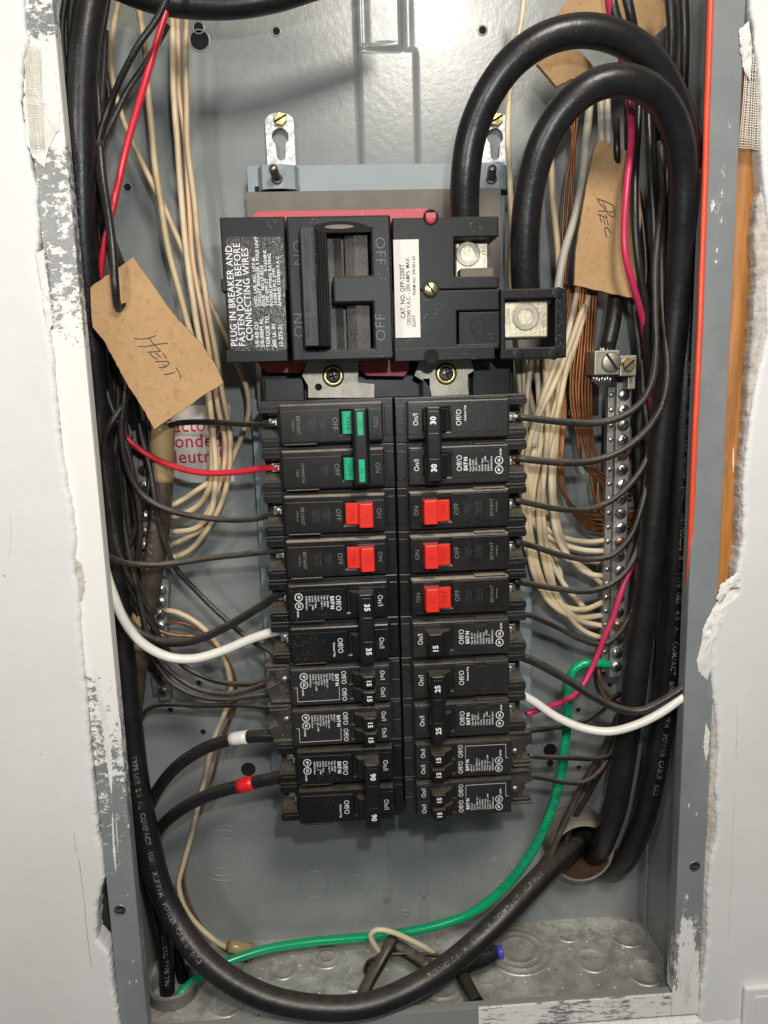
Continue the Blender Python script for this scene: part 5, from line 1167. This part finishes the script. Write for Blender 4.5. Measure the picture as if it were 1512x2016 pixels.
# conduit hub and connectors
c = at(1148, 1681, 68)
e = empty('conduit_hub', c, 'threaded grey plastic conduit hub swallowing the thick cables, lower right', 'conduit fitting')
mb = MB(); prof = [(24.5, -23.5), (24.5, -20)]
for k in range(7): prof += [(23.3, -19+2.3*k), (24.1, -18+2.3*k)]
prof += [(22.6, -2.5), (22.6, -.6), (21.8, 0), (20.9, -.4), (20.6, -12), (20.6, -24)]
mb.lathe(prof, 64, c); shift(mb, c).build('threaded_ring', M['conduit_cream'], e)
mb = MB(); mb.lathe([(20.7, -23), (0, -23)], 40, c); shift(mb, c).build('dark_bore', M['void'], e)
mb = MB(); V = []; Fc = []
for i in range(25):
    a = math.radians(200+140*i/24)
    for q in (-.8, -12, -22.8): V.append((c.x+20.5*math.cos(a), c.y-q, c.z+20.5*math.sin(a)))
for i in range(24):
    for q in range(2): Fc.append((i*3+q, i*3+q+1, i*3+q+4, i*3+q+3))
mb.raw(V, Fc, None, True); shift(mb, c).build('rusty_lining', M['rust'], e)
c = at(345, 1996, 46)
e = empty('conduit_connector', c, 'ribbed grey metal conduit connector holding the black cables at the lower left', 'conduit fitting')
mb = MB(); prof = [(15.6, -8)]
for k in range(5): prof += [(15.6, -7+k*2.2), (16.6, -6+k*2.2)]
prof += [(15.6, 4.5), (15, 5.5), (13.8, 4.5), (13.6, -8)]
mb.lathe(prof, 44, (c.x, c.y, -9), (0, 0, 1)); shift(mb, c).build('ribbed_collar', M['conduit'], e)
p0 = at(452, 1862, 66)
e = empty('cable_clamp', p0, 'tan plastic cable clamp gripping the cream and copper wires at the bottom', 'cable clamp')
mb = MB(); ax = (at(492, 1872, 74)-p0); mb.lathe([(0, 0), (4, 0), (5.6, ax.length), (5, ax.length+.6), (0, ax.length+.6)], 14, p0, ax); shift(mb, p0).build('clamp_body', M['tape_tan'], e)
mb = MB(); c = at(462, 1898, 60); mb.box(c.x-9, c.x+6, c.y-3, c.y+4, c.z-2.2, c.z+2.2, .8); shift(mb, p0).build('clamp_bracket', M['bar'], e)
mb = MB(); c = atz(489, 1885, -12); mb.lathe([(2.2, -3), (2.2, 4), (1.6, 5), (0, 5)], 12, c, (0, 0, 1)); o = mb.build('clamp_screw', M['screw_rust']); o['label'] = 'small screw standing at the bottom below the tan cable clamp'; o['category'] = 'screw'
mb = MB(); c = atz(728, 1906, -12); mb.lathe([(3, -2), (3, 1), (2.4, 2), (0, 2.2)], 16, c, (0, -.3, 1)); o = mb.build('clamp_screw', M['screw_rust']); o['label'] = 'tarnished screw beside the black taped cable stubs at the bottom'; o['category'] = 'screw'

# ------------------------------------------------------------------ terminal bars
def bar_thing(name, label, u0, v0, u1, v1, y, wd, n, mats, holes=True):
    a, b = at(u0, v0, y), at(u1, v1, y); c = (a+b)/2
    e = empty(name, c, label, 'terminal bar'); d = (b-a); L_ = d.length; ang = math.atan2(d.x, -d.z)
    R = Matrix.Translation(c) @ Matrix.Rotation(-ang, 4, 'Y')
    mb = MB(); mb.box(-wd/2, wd/2, 0, 9, -L_/2-3, L_/2+3, .5, None, 2, R); mb.box(-wd/2-4.4, -wd/2-.2, 3, 9, -L_/2, L_/2, .4, None, 2, R)
    shift(mb, c).build('bar_body', M['bar'], e)
    for i in range(n):
        z = L_/2-L_*(i+.5)/n; q = R @ Vector((0, 0, z))
        mb = MB(); screw_head(mb, q+Vector((random.uniform(-.3, .3), -.2, 0)), 3.5, 1.7, '+' if i % 2 else '-', random.uniform(0, 3), M[mats[i % len(mats)]], tilt=(random.uniform(-.12, .12), -1, random.uniform(-.1, .1)))
        mb.lathe([(3.9, .1), (3.7, .5), (3.3, .2)], 18, q, m=M['bar'])
        shift(mb, c).build('terminal_screw', M['screw'], e)
        if holes:
            q = R @ Vector((-wd/2-2.3, 2.9, z)); mb = MB(); mb.lathe([(1.7, .1), (1.4, .8), (0, .9)], 12, q); shift(mb, c).build('terminal_screw', M['screw'], e)
    return e
bar_thing('terminal_bar', 'long grey metal terminal bar with a row of screws, right side', 1229, 762, 1213, 1325, 54, 9, 20, ['screw', 'screw', 'screw_dark', 'screw', 'screw_rust', 'screw'])
bar_thing('terminal_bar', 'grimy terminal bar with screws behind the tan taped cable, left side', 286, 850, 283, 1090, 66, 8, 8, ['screw_dark', 'screw'], False)
bar_thing('terminal_bar', 'short terminal bar with bright screws under the tan tape, left side', 318, 1150, 312, 1290, 64, 9, 6, ['screw', 'screw', 'screw_dark'], False)
bar_thing('terminal_bar', 'tiny two screw lug on the back panel below the white wire', 318, 1326, 324, 1372, 84, 8, 2, ['screw'], False)
for v, t in ((992, 'topmost'), (1021, 'second'), (1048, 'third'), (1078, 'lowest')):
    mb = MB(); a, b = at(262, v-2, 62), at(285, v+1, 62); mb.tube([a, a.lerp(b, .5), b], .95, 8); c = (a+b)/2
    o = shift(mb, c).build('copper_stub', M['copper_dull']); o.location = c*S; o['label'] = t+' cut copper stub poking left from the grimy bar'; o['category'] = 'copper stub'
# neutral lug at the head of the right bar
c = at(1196, 718, 40)
e = empty('neutral_lug', c, 'square aluminium lug with a slotted screw and a brass hex screw, upper right', 'lug')
mb = MB(); bxp(mb, 1171, 690, 1220, 738, 36, 54, .8); bxp(mb, 1221, 700, 1253, 740, 38, 54, .6); bxp(mb, 1237, 735, 1251, 766, 44, 54, .5); shift(mb, c).build('lug_body', M['tin'], e)
mb = MB(); screw_head(mb, at(1203, 713, 35.9), 6.0, 1.6, '-', -.95, M['tin'], tilt=(.05, -1, 0)); shift(mb, c).build('slotted_screw', M['tin'], e)
mb = MB(); screw_head(mb, at(1236, 718, 37.9), 4.2, 2.6, '-', .7, M['brass'], hexa=True); shift(mb, c).build('hex_screw', M['brass'], e)
for i in range(7):
    mb = MB(); a = at(1184+i*4.2, 682+(i % 3), 44-(i % 2)*2); b = at(1182+i*4, 700, 44-(i % 2)*2); mb.tube([a, a.lerp(b, .5), b], 1.0, 8); shift(mb, c).build('aluminium_strand', M['alu'], e)
    mb = MB(); a = at(1170+i*5.6, 736, 46-(i % 2)*3); b = at(1168+i*5.2, 752+(i*7 % 5)*2, 46-(i % 2)*3); mb.tube([a, a.lerp(b, .5), b], 1.0, 8); shift(mb, c).build('aluminium_strand', M['alu'], e)
for v in (865, 1170):
    pass

# ------------------------------------------------------------------ cardboard tags
def sheet(name, label, outline, bend, yfun, text=None, thick=3.0, group=None):
    P = [at(u, v, yfun(u, v)) for u, v in outline]; pts = []
    for a, b in zip(P, P[1:]+P[:1]):
        k = max(1, int((b-a).length/2))
        for i in range(k): pts.append(a.lerp(b, i/k))
    c = sum(pts, Vector())/len(pts); n = len(pts)
    V = []; rings = 8; sd = random.random()*30
    jp = [p+(p-c).normalized()*noise.noise(Vector((p.x*.5, p.z*.5, sd)))*.5 for p in pts]
    for side in (0, 1):
        for r in range(1, rings+1):
            for p in jp:
                q = c.lerp(p, r/rings); d = bend(q.x, q.z)+.25*noise.noise(Vector((q.x*.1, q.z*.1, sd)))
                V.append((q.x, q.y+d+side*thick, q.z))
    V += [(c.x, c.y+bend(c.x, c.z), c.z), (c.x, c.y+bend(c.x, c.z)+thick, c.z)]
    face, edge = [], []; m = rings*n
    for s in (0, 1):
        o_ = s*m
        for r in range(rings-1):
            for i in range(n):
                j = (i+1) % n; q = (o_+r*n+i, o_+r*n+j, o_+(r+1)*n+j, o_+(r+1)*n+i); face.append(q)
        for i in range(n): face.append((2*m+s, o_+i, o_+(i+1) % n))
    for i in range(n):
        j = (i+1) % n; a = (rings-1)*n; edge.append((a+i, a+j, m+a+j, m+a+i))
    mb = MB(); mb.raw(V, face, M['card'], True); bmesh.ops.recalc_face_normals(mb.bm, faces=mb.bm.faces)
    vs = list(mb.bm.verts); mb.bm.verts.ensure_lookup_table(); i0 = mb.mi(M['card_edge'])
    for q in edge:
        try: f = mb.bm.faces.new([mb.bm.verts[k] for k in q]); f.material_index = i0
        except ValueError: pass
    bmesh.ops.recalc_face_normals(mb.bm, faces=mb.bm.faces)
    for e_ in mb.bm.edges:
        if len({f.material_index for f in e_.link_faces}) > 1: e_.smooth = False
    o = shift(mb, c).build(name, M['card']); o.location = c*S; o['label'] = label; o['category'] = 'cardboard tag'
    if group: o['group'] = group
    if text:
        mb = MB()
        for st_ in text:
            Q = smooth_path([at(u, v, 0) for u, v in st_], .8)
            pq = []
            for q in Q:      # project on the sheet's plane along the viewing line of the writing spot
                yy = c.y
                for _ in range(4):
                    d = q-CAM; t = (yy-CAM.y)/d.y; w3 = CAM+d*t; yy = plane_y(w3, P, c)+bend(w3.x, w3.z)
                pq.append(Vector((w3.x, yy-.22, w3.z)))
            mb.tube(pq, .26, 5, flat=1)
        shift(mb, c).build('pen_writing', M['pen'], o)
    return o
def plane_y(p, P, c):
    # least squares plane y = a + b x + c z through the outline
    import numpy as np
    A = np.array([[1, q.x, q.z] for q in P]); yv = np.array([q.y for q in P]); s = np.linalg.lstsq(A, yv, rcond=None)[0]
    return float(s[0]+s[1]*p.x+s[2]*p.z)
xf = at(226, 650, 0).x
def strokes(u0, v0, k, lst): return [[(u0+a/k, v0+b/k) for a, b in q] for q in lst]
H = strokes(250, 620, 10.8, [[(160, 495), (300, 512), (460, 490), (620, 435)], [(470, 490), (560, 610), (720, 770)], [(245, 670), (420, 670), (600, 630), (870, 600)],
  [(430, 790), (580, 780), (720, 770)], [(490, 810), (560, 890), (650, 935)], [(610, 805), (665, 855), (720, 900)], [(765, 805), (800, 870), (850, 920)],
  [(600, 985), (740, 990), (860, 985), (890, 1000), (870, 1060), (820, 1105), (740, 1115), (680, 1105)], [(770, 1050), (800, 1070), (830, 1100)],
  [(790, 1265), (920, 1245), (1020, 1210)], [(1045, 1130), (1100, 1200), (1145, 1340)]])
sheet('cardboard_tag', 'torn cardboard tag with HEAT handwritten on it, hung on black wires', [(262, 506), (300, 560), (340, 618), (392, 672), (424, 718), (440, 754), (405, 775), (370, 800), (336, 822), (304, 845), (286, 812), (250, 755), (222, 705), (200, 668), (176, 642), (173, 600), (172, 564), (212, 540), (240, 522)],
      lambda x, z: max(0, (xf-x))*.35, lambda u, v: 4+(u-172)*.02, H)
mb = MB(); c = at(238, 604, 4)
mb.prism([(c.x+a, c.z+b) for a, b in ((-3.4, 0), (-2, -1.3), (.6, -1), (2.4, .4), (3.2, 1.9), (1.6, 1.8), (0, .9), (-2, 1.1))], 'y', 3.2, 4.2, .1)
shift(mb, bpy.data.objects['cardboard_tag'].location/S).build('torn_hole', M['void'], bpy.data.objects['cardboard_tag'])
Rr = strokes(1140, 360, 12.6, [[(440, 390), (640, 460), (760, 520), (860, 590), (870, 680), (800, 735), (700, 700)], [(600, 510), (650, 600), (680, 690), (600, 710), (500, 690), (460, 720)],
  [(450, 400), (520, 520), (620, 640), (680, 730), (780, 820), (860, 850), (885, 760), (860, 600)], [(460, 770), (580, 830), (690, 860), (640, 780)], [(510, 790), (530, 900), (560, 980)],
  [(600, 880), (620, 960), (650, 1030)], [(680, 880), (700, 960), (725, 1045)], [(685, 1350), (640, 1200), (640, 1110), (690, 1110), (785, 1240)]])
sheet('cardboard_tag', 'tall cardboard tag with REC handwritten on it beside the pink wire', [(1178, 274), (1205, 284), (1240, 296), (1262, 330), (1268, 420), (1262, 500), (1254, 586), (1215, 580), (1170, 570), (1132, 560), (1134, 500), (1146, 420), (1158, 350), (1168, 300)],
      lambda x, z: .006*(x-118)**2, lambda u, v: 30, Rr)
sheet('cardboard_tag', 'cardboard piece tucked at the top right above the outer cable loop', [(1100, 20), (1140, -30), (1250, -50), (1330, -20), (1338, 24), (1300, 58), (1276, 82), (1240, 76), (1180, 66), (1130, 60)],
      lambda x, z: .01*(x-120)**2, lambda u, v: 30, None)
sheet('cardboard_tag', 'curled cardboard piece showing between the two cable loops', [(1058, 124), (1090, 100), (1150, 90), (1210, 112), (1190, 140), (1130, 150), (1096, 170)],
      lambda x, z: .02*(x-88)**2, lambda u, v: 26, None)
mb = MB(); c = at(1218, 310, 28); mb.tube([at(1213, 236, 36), at(1214, 270, 30), at(1215, 305, 28), at(1216, 326, 34)], 1.9, 12); o = shift(mb, c).build('wire', M['wire_black']); o.location = c*S
o['label'] = 'black wire poking through the hole of the REC cardboard'; o['category'] = 'wire'
# stickers on the back panel
E_ = at(390, 880, D-1)
mb = MB(); a, b = at(318, 800, D-.6), at(462, 948, D-.6); mb.box(a.x, b.x, D-.75, D-.45, b.z, a.z, .1)
o = shift(mb, E_).build('warning_sticker', M['paper_white']); o.location = E_*S; o['label'] = 'white sticker with red words Factory Bonded Neutral behind the cream wires'; o['category'] = 'sticker'
mb = MB()
for i, s in enumerate(('Factory', 'Bonded', 'Neutral')): mb.text(s, at(322, 840+i*31, D-.9), (1, 0, 0), (0, 0, 1), 12.5, 'LEFT', .01, None, .95)
shift(mb, E_).build('printed_lettering', M['red_ink'], o)
E_ = at(1110, 785, D-1)
mb = MB(); a, b = at(1034, 748, D-.6), at(1178, 818, D-.6); mb.box(a.x, b.x, D-.75, D-.45, b.z, a.z, .1)
o = shift(mb, E_).build('instruction_label', M['label_dark']); o.location = E_*S; o['label'] = 'black label with fine white words behind the cream wires, right of the breakers'; o['category'] = 'label'
mb = MB()
for i, (s, u, v) in enumerate((('NEUTRAL   RE', 1072, 760), ('USE ONLY   RE', 1076, 772), ('TORQUE   TO I', 1064, 784), ('E  NO.   RET  A', 1040, 800))): mb.text(s, at(u, v, D-.9), (1, 0, 0), (0, 0, 1), 3.6, 'LEFT', .01)
for u in (1118, 1140): mb.box(at(u, 806, D).x, at(u+10, 806, D).x, D-.95, D-.8, at(u, 818, D).z, at(u, 806, D).z)
shift(mb, E_).build('printed_lettering', M['white_ink'], o)

# crumbs of plaster and clippings lying on the box floor
mb = MB(); random.seed(11)
for i in range(170):
    x, y = random.uniform(-170, 172), random.uniform(8, 90); r = random.uniform(.25, .9)*(1.6 if random.random() < .06 else 1)
    a = random.uniform(0, 3); m_ = M['plaster'] if random.random() < .6 else M['rust']
    k = 5; top = mb.bm.verts.new((x, y, -14+r*.9)); ring = [mb.bm.verts.new((x+r*math.cos(a+6.283*j/k)*random.uniform(.7, 1.3), y+r*math.sin(a+6.283*j/k)*random.uniform(.7, 1.3), -14.05)) for j in range(k)]
    mb._paint([mb.bm.faces.new((top, ring[j], ring[(j+1) % k])) for j in range(k)], m_)
o = mb.build('floor_debris', M['plaster']); o['kind'] = 'stuff'; o['label'] = 'pale crumbs and clippings scattered over the zinc floor of the box'; o['category'] = 'debris'
